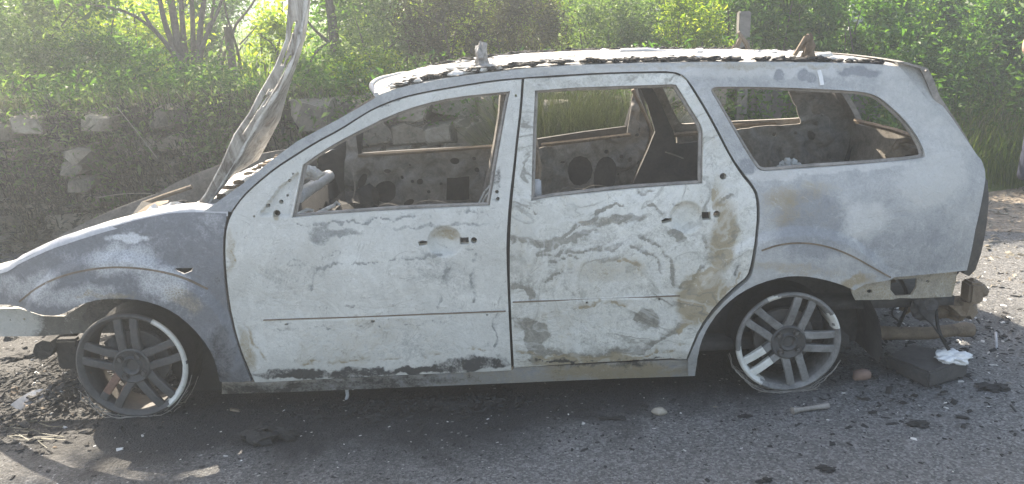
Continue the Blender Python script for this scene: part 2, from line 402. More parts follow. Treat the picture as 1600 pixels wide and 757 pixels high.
fine = noise_n(t, co, 320, 3, .7).outputs[0]; mid = noise_n(t, co, 28, 6, .7).outputs[0]
acol = ramp_n(t, math_n(t, 'ADD', math_n(t, 'MULTIPLY', agg.outputs[0], .6), math_n(t, 'MULTIPLY', mid, .4)), [(.2, (.075, .075, .075)), (.45, (.128, .128, .127)), (.65, (.19, .19, .187)), (.92, (.32, .32, .315))])
scol = ramp_n(t, math_n(t, 'ADD', math_n(t, 'MULTIPLY', agg.outputs[1], .35), math_n(t, 'MULTIPLY', mid, .65)), [(.2, (.006, .006, .007)), (.5, (.014, .014, .0155)), (.72, (.032, .032, .034)), (.92, (.11, .11, .11))])
col = mix_n(t, math_n(t, 'MULTIPLY', soot, .95), acol, scol)
# pale ash and dust patches away from the car
dust = math_n(t, 'MULTIPLY', math_n(t, 'SUBTRACT', noise_n(t, co, 3.4, 8, .75, .5).outputs[0], .54), 5, clamp=True)
col = mix_n(t, math_n(t, 'MULTIPLY', math_n(t, 'MULTIPLY', dust, math_n(t, 'SUBTRACT', 1., soot, clamp=True)), .55), col, (.25, .24, .23))
wsp = math_n(t, 'MULTIPLY', math_n(t, 'GREATER_THAN', agg.outputs[2], .996), .5)
col = mix_n(t, wsp, col, (.45, .45, .44))
L(col, bs.inputs['Base Color'])
L(math_n(t, 'ADD', .5, math_n(t, 'MULTIPLY', mid, .35)), bs.inputs['Roughness'])
hh = math_n(t, 'ADD', math_n(t, 'MULTIPLY', vor.outputs['Distance'], .5), math_n(t, 'ADD', math_n(t, 'MULTIPLY', fine, .4), math_n(t, 'MULTIPLY', mid, 2.)))
bump(t, bs, hh, 1., .014); M['asphalt'] = m

m, t, bs, N, L = newmat('gravel_dirt'); co = coords(t)
v = N('ShaderNodeTexVoronoi'); v.inputs['Scale'].default_value = 38; L(co, v.inputs['Vector'])
a = N('ShaderNodeSeparateColor'); L(v.outputs['Color'], a.inputs[0]); n1 = noise_n(t, co, 3, 7, .7).outputs[0]
L(ramp_n(t, math_n(t, 'ADD', math_n(t, 'MULTIPLY', a.outputs[0], .4), math_n(t, 'MULTIPLY', n1, .6)), [(.2, (.13, .105, .08)), (.6, (.25, .205, .16)), (.9, (.4, .35, .29))]), bs.inputs['Base Color'])
bs.inputs['Roughness'].default_value = .95
bump(t, bs, math_n(t, 'ADD', v.outputs['Distance'], n1), .9, .02); M['gravel'] = m

m, t, bs, N, L = newmat('meadow_grass'); co = coords(t)
n1 = noise_n(t, co, .7, 6, .65).outputs[0]; n2 = noise_n(t, co, 14, 5, .7).outputs[0]
L(ramp_n(t, math_n(t, 'ADD', math_n(t, 'MULTIPLY', n1, .6), math_n(t, 'MULTIPLY', n2, .4)), [(.25, (.07, .1, .025)), (.55, (.13, .17, .04)), (.8, (.22, .23, .08))]), bs.inputs['Base Color'])
bs.inputs['Roughness'].default_value = .9; bump(t, bs, n2, 1., .1); M['meadow'] = m
M['hill'] = rough_mat('distant_wooded_hill', (.03, .045, .03), (.07, .1, .05), .6, .9, .6, .5)

grid_sheet('ground', -75, 75, -60, 72, 41, 41, lambda X, Y: 0*X-.006, M['gravel'])
# the road: a sheet with a ragged far edge; the gravel verge takes over on the right
def road():
    n = 160; xs = np.linspace(-30, 30, n)
    rngl = np.random.default_rng(3)
    top = np.where(xs < 3.6, 2.75, np.maximum(2.1, 2.75-(xs-3.6)*.4))+np.array([.18*noise.noise(Vector((x*1.7, 0, 0))) + .08*noise.noise(Vector((x*6, 3, 0))) for x in xs])
    V = []; F = []
    rows = [-9, -5, -2, 0, 1.5]
    for i, x in enumerate(xs):
        for y in rows: V.append((x, y, 0.))
        V.append((x, top[i], -.002))
    k = len(rows)+1
    F = [(i*k+j, (i+1)*k+j, (i+1)*k+j+1, i*k+j+1) for i in range(n-1) for j in range(k-1)]
    o = mesh_np('road', V, F, M['asphalt'], None, True); o['kind'] = 'structure'
road()
# raised bank that the rubble wall retains, rising gently to a meadow
def bank_z(X, Y):
    base = np.where(X < 3.0, .9, np.clip((Y-3.6)*.35, -.2, .9)*np.clip((X-3.0)/.4, 0, 1)+.9*(1-np.clip((X-3.0)/.4, 0, 1)))
    return base + np.clip(Y-5, 0, 60)*.035 + .05*np.sin(X*1.3+Y*.7) + .04*np.sin(X*3.1-Y*2.3)
grid_sheet('bank_terrain', -40, 45, 3.12, 60, 180, 120, bank_z, M['meadow'])
def hz(X, Y): return -1+5.5*np.clip((Y-48)/20, 0, 1)+.5*np.sin(X*.15)+.6*np.sin(X*.06+1)
grid_sheet('distant_hill', -75, 75, 48, 70, 90, 20, hz, M['hill'])


# ------------------------------------------------------------------ vegetation builders
def leaves(C, size, aspect=.42, up=.3, droop=.0, seed=0, fold=.25):
    """a folded diamond leaf at each point of C"""
    g = np.random.default_rng(seed); n = len(C)
    d = g.normal(size=(n, 3)); d[:, 2] = d[:, 2]*.7-droop+up*.3; d /= np.linalg.norm(d, axis=1)[:, None]
    nn = g.normal(size=(n, 3)); nn[:, 2] += up*2; nn -= d*(nn*d).sum(1)[:, None]; nn /= np.linalg.norm(nn, axis=1)[:, None]
    s = np.cross(d, nn); L_ = size*np.clip(g.lognormal(-.08, .42, n), .35, 2.4)[:, None]; W = L_*aspect
    a = C-d*L_*.5; b = C+d*L_*.5+nn*L_*-.12; l = C+s*W*.5+nn*W*fold; r = C-s*W*.5+nn*W*fold
    V = np.stack([a, l, b, r], 1).reshape(-1, 3); i = np.arange(n)*4
    F = np.concatenate([np.stack([i, i+1, i+2], -1), np.stack([i, i+2, i+3], -1)]); return V, F
def blades(B, h, w_, lean=.35, seed=0, segs=3, wind=(0, 0)):
    """curved tapering grass blades rooted at B"""
    g = np.random.default_rng(seed); n = len(B); a = g.uniform(0, 2*np.pi, n)
    dirv = np.stack([np.cos(a)+wind[0], np.sin(a)+wind[1], 0*a], -1); side = np.stack([-np.sin(a), np.cos(a), 0*a], -1)
    H = h*g.uniform(.45, 1.25, n)[:, None]; Ln = (lean*g.uniform(.2, 1.8, n))[:, None]; V = []
    for k in range(segs+1):
        u = k/segs; c = B+dirv*H*Ln*u*u+np.array([0, 0, 1])*H*(u-.25*Ln*u*u); wd = w_*(1-u)**.8*.5
        if k < segs: V += [c-side*wd, c+side*wd]
        else: V += [c]
    k = 2*segs+1; V = np.stack(V, 1).reshape(-1, 3); i = np.arange(n)*k; F = []
    for q in range(segs-1):
        b = i+2*q; F += [np.stack([b, b+1, b+3], -1), np.stack([b, b+3, b+2], -1)]
    b = i+2*(segs-1); F.append(np.stack([b, b+1, b+2], -1)); return V, np.concatenate(F)
def clump_points(n, c, rad, seed, clumps=18, tight=.33):
    """points gathered in twig clumps inside an ellipsoid"""
    g = np.random.default_rng(seed); q = g.normal(size=(clumps, 3)); q /= np.linalg.norm(q, axis=1)[:, None]
    q *= g.uniform(.15, 1., clumps)[:, None]**.5
    k = g.integers(0, clumps, n); sz = g.uniform(.5, 1.3, clumps)[k][:, None]
    return (q[k]+g.normal(size=(n, 3))*tight*sz*.6)*np.array(rad)+np.array(c)
LEAF = {
 'light': leaf_mat('leaf_yellow_green', [(.2, (.09, .16, .025)), (.5, (.15, .24, .04)), (.8, (.27, .32, .08))], .6, warm=1.15, tcol=1.9),
 'mid': leaf_mat('leaf_mid_green', [(.2, (.035, .085, .022)), (.5, (.065, .14, .035)), (.8, (.13, .21, .06))], .5),
 'grey': leaf_mat('leaf_grey_green', [(.2, (.06, .105, .04)), (.5, (.11, .165, .07)), (.8, (.21, .25, .13))], .45),
 'dark': leaf_mat('leaf_dark_brown_green', [(.2, (.03, .035, .02)), (.5, (.055, .055, .03)), (.8, (.12, .11, .055))], .3),
 'dry': leaf_mat('dry_grass', [(.2, (.075, .075, .05)), (.5, (.13, .125, .09)), (.8, (.24, .225, .17))], .3, tcol=1.2),
 'dull': leaf_mat('shaded_tall_grass', [(.2, (.04, .05, .03)), (.5, (.075, .088, .055)), (.8, (.15, .155, .105))], .12),  # dim colour and low translucency stand in for shade on this grass
 'scorched': leaf_mat('scorched_weeds', [(.2, (.022, .024, .02)), (.5, (.045, .047, .04)), (.8, (.10, .10, .085))], .2, tcol=1.),
 'grass': leaf_mat('fresh_grass', [(.2, (.05, .085, .02)), (.5, (.09, .13, .035)), (.8, (.18, .2, .075))], .5),
}
def limb_set(stems):
    mb = MB()
    for pts, r0, r1 in stems:
        p = smooth_poly(pts, 2); n = len(p)
        mb.tube(p, [r0+(r1-r0)*i/(n-1) for i in range(n)], 7)
    return mb
def bush(name, label, cat, c, rad, n, size, mat, seed, group=None, clumps=26, aspect=.42, nstem=7, droop=0., base=None, up=.3, tight=.33):
    e = empty(name, (c[0], c[1], base if base is not None else c[2]-rad[2]), label, cat, group)
    C = clump_points(n, c, rad, seed, clumps, tight); V, F = leaves(C, size, aspect, up, droop, seed+1)
    mesh_np('foliage', V, F, LEAF[mat], e)
    g = np.random.default_rng(seed+5); b = np.array([c[0], c[1], e.location.z-.05]); st = []
    for k in range(nstem):
        tip = np.array(c)+g.normal(size=3)*np.array(rad)*.5; r0 = b+np.array([g.normal()*rad[0]*.3, g.normal()*rad[1]*.3, 0])
        st.append(([r0, (r0+tip)/2+g.normal(size=3)*.08, tip], .012+.006*rad[2], .003))
    limb_set(st).build('stem', M['bark'], e); return e

HAZE = .0105
# ------------------------------------------------------------------ rubble retaining wall
def stone_v(c, size, seed, sub=2, p=5.5, amp=.2):
    bm = bmesh.new(); bmesh.ops.create_icosphere(bm, subdivisions=sub, radius=1); off = Vector((seed*5.1, seed*2.3, seed*.7))
    rot = Matrix.Rotation((seed % 17-8)*.018, 3, 'Y')@Matrix.Rotation((seed % 11-5)*.03, 3, 'Z'); V = []
    for v in bm.verts:
        q = v.co/((abs(v.co.x)**p+abs(v.co.y)**p+abs(v.co.z)**p)**(1/p))
        q = q*(1+amp*noise.noise(v.co*1.5+off)+amp*.5*noise.noise(v.co*4+off))
        q = rot@Vector((q.x*size[0], q.y*size[1], q.z*size[2])); V.append(q+Vector(c))
    bm.verts.index_update(); F = [[v.index for v in f.verts] for f in bm.faces]; bm.free(); return V, F
def rubble(c, size, seed):
    """angular quarry stone: a box with its corners knocked off"""
    r_ = np.random.default_rng(seed+999); bm = bmesh.new(); bmesh.ops.create_cube(bm, size=2)
    for k in range(7):
        n = Vector(r_.normal(size=3)); n.y = -abs(n.y)*.8; n.normalize(); ext = abs(n.x)+abs(n.y)+abs(n.z)
        q = bmesh.ops.bisect_plane(bm, geom=bm.verts[:]+bm.edges[:]+bm.faces[:], plane_co=n*ext*r_.uniform(.66, .86), plane_no=n, clear_outer=True)
        ed = [e for e in q['geom_cut'] if isinstance(e, bmesh.types.BMEdge)]
        if ed: bmesh.ops.contextual_create(bm, geom=ed)
    bmesh.ops.bevel(bm, geom=bm.edges[:], offset=.07, segments=2, affect='EDGES', clamp_overlap=True)
    rot = Matrix.Rotation(r_.normal()*.07, 3, 'Y')@Matrix.Rotation(r_.normal()*.10, 3, 'Z')@Matrix.Rotation(r_.normal()*.06, 3, 'X'); V = []
    for v in bm.verts:
        q = v.co*(1+.07*noise.noise(v.co*1.9+Vector((seed*1.7, seed, 0)))); V.append(rot@Vector((q.x*size[0], q.y*size[1], q.z*size[2]))+Vector(c))
    bm.verts.index_update(); F = [[v.index for v in f.verts] for f in bm.faces]; bm.free(); return V, F
g = np.random.default_rng(21)
WALL = empty('stone_wall', (-1.5, 3.0, 0), 'low dry rubble retaining wall behind the car, overgrown at its left end', 'wall')
mb = MB(); seed = 0; z = -.05
while z < 1.1:
    h = g.uniform(.10, .19); x = -6.5+g.uniform(0, .3)
    while x < 3.02:
        wd = g.uniform(.15, .34) if g.uniform() > .35 else g.uniform(.07, .15)
        top = .97+(.18 if x > 2.35 else 0)+.06*math.sin(x*2.1)+.05*math.sin(x*5.3)
        if z+h*.6 < top:
            hh = h*g.uniform(.86, 1.06)
            V, F = rubble((x+wd/2, 2.98+z*.10+g.normal()*.022, z+hh/2), (wd/2*1.04, .15, hh/2*1.05), seed); mb.add(V, F)
        seed += 1; x += wd
    z += h*.97
for k in range(260):
    x, z = g.uniform(-6.4, 3.0), g.uniform(0, 1.02); s_ = g.uniform(.02, .055); V, F = rubble((x, 2.87+z*.10, z), (s_*1.3, .05, s_*.8), 3000+k); mb.add(V, F)
mb.build('stones', M['stone'], WALL, True, 28)
MB().box((-1.75, 3.16, .40), (9.6, .2, .86)).build('earth_backing', M['earth'], WALL)
for (px_, py_, y_, s_, lab) in ((492, 178, 2.85, (.14, .12, .10), 'big rounded boulder on top of the stone wall beside the raised bonnet'), (462, 182, 2.95, (.06, .08, .05), 'small pale stone on the wall top left of the big boulder'), (872, 186, 2.6, (.10, .10, .12), 'grey stone in the tall grass seen through the rear door window')):
    V, F = rubble(PL(px_, py_, y_), [q*1.05 for q in s_], int(px_)); tag(MB().add(V, F).build('boulder', M['stone'], None, True, 28), lab, 'stone')

# ------------------------------------------------------------------ wooden fence and posts behind the tailgate end
FE = empty('plank_fence', (3.6, 3.3, 0), 'weathered grey plank fence half hidden by the hedge, seen through the rear side window', 'fence')
x = 3.22
while x < 4.35:
    wd = g.uniform(.10, .135)
    MB().box((x+wd/2, 3.42+g.normal()*.006, .50+g.normal()*.02), (wd-.012, .022, 1.0), Matrix.Rotation(g.normal()*.012, 3, 'Y'), .004).build('plank', M['wood'], FE, False); x += wd
for zz in (.3, .8): MB().box((3.78, 3.455, zz), (1.15, .04, .07), None, .004).build('rail', M['wood'], FE, False)
p0 = PL(1161, 18, 3.3)
tag(MB().box((p0[0], 3.3, (p0[2]+0)/2), (.085, .085, p0[2]), Matrix.Rotation(.01, 3, 'Y'), .008).build('fence_post', M['wood'], None, False), 'tall grey wooden post rising behind the car roof', 'post')
CF = empty('concrete_fence', (6.3, 6.2, .6), 'pale concrete slab fence glimpsed through leaves at the top right', 'fence')
for i in range(5):
    MB().box((5.5+i*.5, 6.3, 1.18), (.46, .06, .9), None, .01).build('slab', M['pale'], CF, False)

# ------------------------------------------------------------------ trees
def tree(name, label, stems_px, y, mat, crown, seed, n=4000, size=.06, group=None, aspect=.42):
    """stems_px: (pixel polyline, depth offset, radius base, radius tip); crown: list of ellipsoids (cx, cy, cz, rx, ry, rz)"""
    st = []
    for pts, dy, r0, r1 in stems_px: st.append(([PL(a, b, y+dy) for a, b in pts], r0, r1))
    b = st[0][0][0]; e = empty(name, (b[0], b[1], b[2]), label, 'tree', group)
    limb_set(st).build('trunk', M['bark'], e); Cs = []
    tot = sum(c[3]*c[5] for c in crown)
    for k, c in enumerate(crown): Cs.append(clump_points(int(n*c[3]*c[5]/tot), c[:3], c[3:], seed+k, 30, .26))
    V, F = leaves(np.concatenate(Cs), size, aspect, .3, .15, seed); mesh_np('crown', V, F, LEAF[mat], e); return e
tree('multi_stem_tree', 'dark many-stemmed tree fanning out above the left end of the wall', [([(290, 175), (280, 110), (270, 70), (255, 30), (243, -40), (240, -200)], 0, .035, .012), ([(296, 170), (270, 20), (220, -300), (40, -900)], .02, .04, .012), ([(298, 175), (292, 110), (288, 70), (284, 20), (280, -60), (283, -220)], .05, .034, .012), ([(306, 175), (303, 110), (302, 60), (300, 0), (297, -80), (300, -240)], .1, .03, .01),
    ([(316, 175), (313, 110), (311, 70), (316, 20), (325, -50), (340, -200)], .02, .036, .012), ([(300, 170), (308, 100), (322, 55), (342, 18), (358, -40), (380, -160)], -.05, .022, .008), ([(292, 120), (272, 85), (240, 45), (200, 18), (150, 8), (100, 8)], -.05, .02, .006), ([(285, 95), (262, 70), (235, 40), (222, 18)], -.1, .02, .012), ([(310, 100), (322, 60), (335, 10), (338, -50)], .1, .02, .008)],
    3.9, 'mid', [(-2.95, 3.9, 5.3, .9, .55, .4), (-1.3, 4., 2.5, .9, .7, .7), (-1.9, 3.9, 1.95, .7, .5, .30), (-.75, 4.2, 2.3, .5, .5, .4)], 31, 5400, .07)  # highest crown ellipsoid and the stem to it added, unseen, to shade the ground
tree('broken_tree', 'slim tree with a broken-off grey trunk beside the sunny meadow', [([(372, 170), (366, 120), (359, 70), (356, 42)], 0, .04, .034), ([(360, 75), (366, 40), (385, 20), (402, -5), (420, -60)], 0, .014, .006), ([(372, 165), (379, 120), (372, 80), (362, 50), (350, 10), (346, -60)], .15, .016, .008), ([(345, 165), (343, 130), (346, 100), (352, 80)], .2, .03, .012), ([(374, 70), (392, 52), (402, 40)], .05, .008, .003)],
    4.3, 'light', [(-.85, 4.4, 2.45, .6, .5, .4)], 37, 1200, .07)
tree('dark_trunk_tree', 'thick dark trunk with a side branch among shrubs right of the bonnet', [([(528, 120), (524, 80), (520, 40), (514, -10), (508, -120)], 0, .045, .035), ([(520, 72), (506, 60), (492, 48), (478, 30)], -.02, .02, .006), ([(470, 150), (478, 120), (487, 90), (503, 72), (520, 64), (534, 66)], -.5, .011, .004), ([(450, 146), (470, 138), (486, 122)], -.5, .01, .006)],
    4.0, 'mid', [(.35, 4.2, 2.35, .8, .6, .5), (.3, 4.3, 1.85, .5, .4, .3)], 41, 2600, .065)

# ------------------------------------------------------------------ shrubs and weeds, left to right
def bz(x, y): return float(bank_z(np.array(x), np.array(y)))
def at(px, py, y): return PL(px, py, y)
sh = 'shrubs on the bank above the wall'
for k, (nm, lab, px, py, y, r, n, sz, mat, asp) in enumerate([
    ('leafy_shrub', 'large pale grey-green shrub filling the top left corner', 30, 60, 3.9, (.62, .45, .50), 6500, .05, 'grey', .36),
    ('leafy_shrub', 'mid-green shrub over the wall, second from the left', 150, 110, 3.8, (.50, .40, .33), 4200, .05, 'mid', .4),
    ('leafy_shrub', 'sunlit yellow-green shrub glowing behind the left branches', 170, 60, 4.9, (.75, .45, .55), 4600, .06, 'light', .4),
    ('leafy_shrub', 'dense green shrub at the foot of the many-stemmed tree', 285, 150, 3.6, (.42, .30, .22), 3600, .045, 'mid', .4),
    ('leafy_shrub', 'tall yellow-green sapling beside the raised bonnet, in full sun', 425, 60, 4.7, (.26, .26, .42), 900, .07, 'light', .42),
    ('leafy_shrub', 'low green shrub in front of the sunny meadow', 395, 165, 3.6, (.28, .22, .14), 1600, .045, 'mid', .4),
    ('leafy_shrub', 'grey-green shrub with pinkish tips right of the dark trunk', 590, 60, 3.9, (.38, .35, .42), 3600, .042, 'grey', .4),
    ('leafy_shrub', 'mid-green shrub above the windscreen pillar', 520, 120, 3.6, (.33, .28, .22), 2600, .045, 'grey', .38),
    ('leafy_shrub', 'bright green shrub at the head of the car roof', 575, 118, 3.5, (.30, .22, .16), 2200, .042, 'light', .38),
    ('weed_stand', 'dark brown-green stand of tall weeds above the front roof', 700, 40, 3.7, (.36, .25, .36), 4200, .045, 'dark', .3),
    ('weed_stand', 'second dark weed stand, above the middle of the roof', 820, 40, 3.8, (.34, .25, .38), 3800, .045, 'dark', .3),
    ('leafy_shrub', 'green shrub glowing behind the dark weeds', 740, 20, 4.9, (.80, .40, .50), 5200, .055, 'light', .4),
    ('leafy_shrub', 'soft grey-green shrub above the rear door', 960, 40, 4.0, (.42, .32, .36), 4800, .042, 'grey', .36),
    ('leafy_shrub', 'light green shrub left of the tall grey post', 1085, 45, 3.9, (.32, .28, .36), 3200, .048, 'light', .4),
    ('hedge_bush', 'drooping long-leaved bush over the plank fence', 1225, 25, 3.75, (.40, .30, .36), 3400, .075, 'mid', .28),
    ('hedge_bush', 'leafy green bush above the rear quarter window', 1330, 45, 3.9, (.42, .32, .42), 3800, .065, 'mid', .45),
    ('hedge_bush', 'dark green bush behind the roof end', 1420, 70, 4.9, (.6, .4, .62), 4600, .065, 'mid', .45),
    ('hedge_bush', 'tallest green bush in the top right, in front of the slab fence', 1530, 80, 5.2, (.68, .45, .62), 5200, .07, 'mid', .45),
    ('hedge_bush', 'green bush at the right edge behind the standing person', 1640, 110, 5.3, (.55, .45, .72), 4200, .07, 'mid', .45),
    ('hedge_bush', 'low dense bush behind the tailgate', 1480, 185, 4.6, (.5, .3, .40), 3600, .055, 'mid', .42),
    ('hedge_bush', 'pale sunlit bush high in the right corner', 1570, 15, 5.6, (.75, .4, .4), 3200, .08, 'light', .45)]):
    c = at(px, py, y); b = max(0., bz(c[0], y)) if c[0] < 3.1 else max(0, bz(c[0], y))
    n = int(n*1.9); sz *= .72
    dr = .5 if 'drooping' in lab else .1
    bush(nm, lab, 'weeds' if nm == 'weed_stand' else 'bush', c, r, n, sz, mat, 100+k*9, sh if c[0] < 3 else 'bushes of the hedge on the right', 30, asp, 8, dr, b, .3 if nm != 'weed_stand' else .8)

g = np.random.default_rng(404)
for k, (px, y, w_, mat) in enumerate([(-40, 5.4, .8, 'mid'), (90, 6.0, .75, 'mid'), (215, 6.2, .75, 'mid'), (320, 6.6, .5, 'mid'), (545, 5.6, .6, 'mid'), (640, 5.9, .75, 'grey'), (760, 5.7, .8, 'mid'), (880, 5.6, .8, 'light'), (1000, 5.6, .8, 'mid'), (1110, 5.3, .7, 'grey'), (1230, 5.2, .7, 'mid')]):
    c = at(px, 40, y); c[2] = bz(c[0], y)+.75
    ordn = ['first', 'second', 'third', 'fourth', 'fifth', 'sixth', 'seventh', 'eighth', 'ninth', 'tenth', 'eleventh'][k]
    bush('back_shrub', f'{ordn} from the left in the back row of tall shrubs closing off the view', 'bush', c, (w_, .45, .80), 7000, .05, mat, 700+k*11, 'back row of shrubs', 34, .42, 7, .1, bz(c[0], y), .3, .36)

# ------------------------------------------------------------------ grass: uncountable
def stuff(name, V, F, mat, lab=None, cat='grass'):
    o = mesh_np(name, V, F, LEAF[mat]); o['kind'] = 'stuff'; o['label'] = lab; o['category'] = cat; return o
g = np.random.default_rng(77)
def scatter(n, x0, x1, y0, y1, zf): 
    x = g.uniform(x0, x1, n); y = g.uniform(y0, y1, n); return np.stack([x, y, zf(x, y)], -1)
# overgrown left face of the wall
def tufts(n, ntuft, spread):
    cx = g.uniform(-4.6, .5, ntuft); cz = g.uniform(0., 1.0, ntuft)**.9; dens = np.clip((.5-cx)/.5, .15, 1)
    k = g.choice(ntuft, n, p=dens/dens.sum()); x = cx[k]+g.normal(size=n)*spread; z = np.clip(cz[k]+g.normal(size=n)*spread, 0, 1.05)
    return np.stack([x, 2.88+z*.1-np.abs(g.normal(size=n))*.07, z-.02], -1)
V, F = blades(tufts(9000, 170, .09), .17, .010, 1.1, 5, 3, (0, -1.1)); stuff('wall_weeds', V, F, 'scorched', 'scorched dark weeds hanging over the left part of the stone wall')
B = tufts(4200, 110, .08); B[:, 2] = np.where(g.uniform(size=len(B)) < .5, np.minimum(1.02, B[:, 2]+.35), B[:, 2])
V, F = blades(B, .17, .007, 1.1, 25, 3, (0, -1.1)); stuff('wall_weeds', V, F, 'dry', 'dry greyish weed stalks hanging over the left part of the stone wall')
V, F = leaves(tufts(5200, 120, .08)-np.array([0, .03, 0]), .05, .35, .5, .3, 9); stuff('wall_creepers', V, F, 'scorched', 'dark withered creepers on the left part of the stone wall', 'weeds')
V, F = leaves(tufts(1800, 40, .10)-np.array([0, .05, 0]), .045, .4, .5, .2, 19); stuff('wall_creepers', V, F, 'mid', 'green creeper sprigs on the left part of the stone wall', 'weeds')
for k, (px, py, s_) in enumerate([(45, 195, .10), (160, 190, .09), (120, 262, .07), (135, 285, .08), (130, 240, .09), (0, 205, .09)]):
    V, F = rubble(PL(px, py, 2.80), (s_*1.1, .10, s_*.65), 700+k); mb2 = MB().add(V, F).build('protruding_stone', M['stone'], WALL, True, 28)
STALK = rough_mat('bleached_stalk', (.26, .24, .19), (.42, .39, .32), 30)
for k, (pts, lab) in enumerate([([(183, 168), (205, 195), (228, 225), (246, 248)], 'long pale dead stalk leaning on the overgrown wall above the wing'), ([(148, 310), (180, 304), (215, 302), (238, 303)], 'pale bent stalk reaching over the wing in front of the wall')]):
    tag(MB().tube(smooth_poly([PL(a, b, 2.70) for a, b in pts], 2), .0034, 5).build('dead_stalk', STALK), lab, 'stalk', 'dead stalks on the wall')
# tufts along the top of the wall
B = scatter(1100, -5, 3.1, 2.95, 3.5, bank_z); V, F = blades(B, .20, .008, .7, 6, 3, (0, -.4)); stuff('bank_grass', V, F, 'grass', 'green grass along the top of the wall')
B = scatter(900, -5, 3.1, 2.9, 3.3, bank_z); V, F = blades(B, .25, .006, .8, 16, 3, (0, -.6)); stuff('bank_straw', V, F, 'dry', 'dry stalks along the top of the wall')
n = 17000; k = g.uniform(-5, 3.1, 90); hk = g.uniform(.12, .42, 90); q = g.integers(0, 90, n); x = k[q]+g.normal(size=n)*.13; y = 2.86+np.abs(g.normal(size=n))*.32; C = np.stack([x, y, np.where(y < 3.1, .88, bank_z(x, y))+g.uniform(-.25, 1., n)*hk[q]], -1)
V, F = leaves(C, .036, .42, .5, .1, 29); stuff('bank_herbs', V, F, 'mid', 'leafy herbs spilling over the top of the wall', 'weeds')
n = 4200; k = g.uniform(-5, .3, 26); hk = g.uniform(.12, .3, 26); q = g.integers(0, 26, n); x = k[q]+g.normal(size=n)*.14; C = np.stack([x, 2.82-np.abs(g.normal(size=n))*.08, .80+g.normal(size=n)*hk[q]], -1)
V, F = leaves(C, .036, .4, .5, .35, 39); stuff('bank_herbs', V, F, 'grey', 'grey-green trailing herbs hanging over the left part of the wall', 'weeds')
n = 17000; k = g.uniform(3.0, 8.2, 70); q = g.integers(0, 50, n); x = k[q]+g.normal(size=n)*.16; y = g.uniform(3.95, 4.9, n); C = np.stack([x, y, np.clip(bank_z(x, y), 0, 1)+np.abs(g.normal(size=n))*.5], -1)
V, F = leaves(C, .05, .42, .4, .1, 49); stuff('hedge_herbs', V, F, 'mid', 'leafy herbs at the foot of the right hedge', 'weeds')
n = 3200; x = g.uniform(3.1, 4.5, n); C = np.stack([x, 3.33-np.abs(g.normal(size=n))*.05, np.clip(.35+.5*np.abs(np.sin(x*5.3))+g.normal(size=n)*.22, .02, 1.3)], -1)
V, F = leaves(C, .045, .5, .5, .2, 59); stuff('fence_creeper', V, F, 'mid', 'green creeper growing over the plank fence', 'weeds')
# tall grass in front of the wall behind the rear door
B = scatter(9500, 1.55, 2.42, 2.45, 2.82, lambda x, y: 0*x); V, F = blades(B, 1.12, .007, .45, 7, 4); stuff('tall_grass', V, F, 'dull', 'tall grey-green grass seen through the rear door window')
B = scatter(900, .2, 1.7, 2.6, 2.85, lambda x, y: 0*x); V, F = blades(B, .62, .009, .4, 8, 4); stuff('tall_grass', V, F, 'dry', 'sparse dry grass in front of the bare stones behind the front door')
# long grass at the foot of the hedge on the right
B = scatter(7000, 3.0, 8.0, 3.55, 4.5, lambda x, y: np.clip(bank_z(x, y), 0, 1)); V, F = blades(B, .42, .0075, .5, 10, 4); stuff('long_grass', V, F, 'grass', 'long fresh grass at the foot of the right hedge')
B = scatter(1500, 3.0, 8.0, 3.8, 4.6, lambda x, y: np.clip(bank_z(x, y), 0, 1)); V, F = blades(B, .70, .006, .5, 12, 4); stuff('seed_grass', V, F, 'dry', 'pale seeding grass stalks before the right hedge')
# meadow
n = 14000; x = g.uniform(-9, 4, n); y = 4.2+g.uniform(0, 1, n)**1.7*14; B = np.stack([x, y, bank_z(x, y)], -1); V, F = blades(B, .34, .018, .5, 13, 3); stuff('meadow_grass', V, F, 'grass', 'sunlit meadow grass beyond the bank')
# far trees, one mass
pts = []
for i in range(60):
    x = g.uniform(-42, 40); y = g.uniform(24, 40); r = g.uniform(1.5, 2.4); z = 1.8+g.uniform(-.6, .9)
    pts.append(clump_points(420, (x, y, z), (r, r*.7, r*1.1), 900+i, 16, .4))
V, F = leaves(np.concatenate(pts), .42, .6, .2, 0, 3); stuff('distant_treeline', V, F, 'mid', 'distant line of trees beyond the meadow', 'trees')

# ------------------------------------------------------------------ thin haze volume added to imitate lens veiling glare and lift the blacks
hm = bpy.data.materials.new('veil_glare_haze'); hm.use_nodes = True; t = hm.node_tree; t.nodes.remove(t.nodes['Principled BSDF'])
pvn = t.nodes.new('ShaderNodeVolumePrincipled'); pvn.inputs['Color'].default_value = (.86, .93, 1., 1); pvn.inputs['Density'].default_value = HAZE; pvn.inputs['Anisotropy'].default_value = .55
t.links.new(pvn.outputs[0], t.nodes['Material Output'].inputs['Volume'])
HZ = MB().box((0, 6, 2.75), (156, 140, 7.9)).build('haze', hm, None, False); HZ['kind'] = 'stuff'; HZ['label'] = 'added thin haze imitating lens glare over the road and the bank'; HZ['category'] = 'haze'
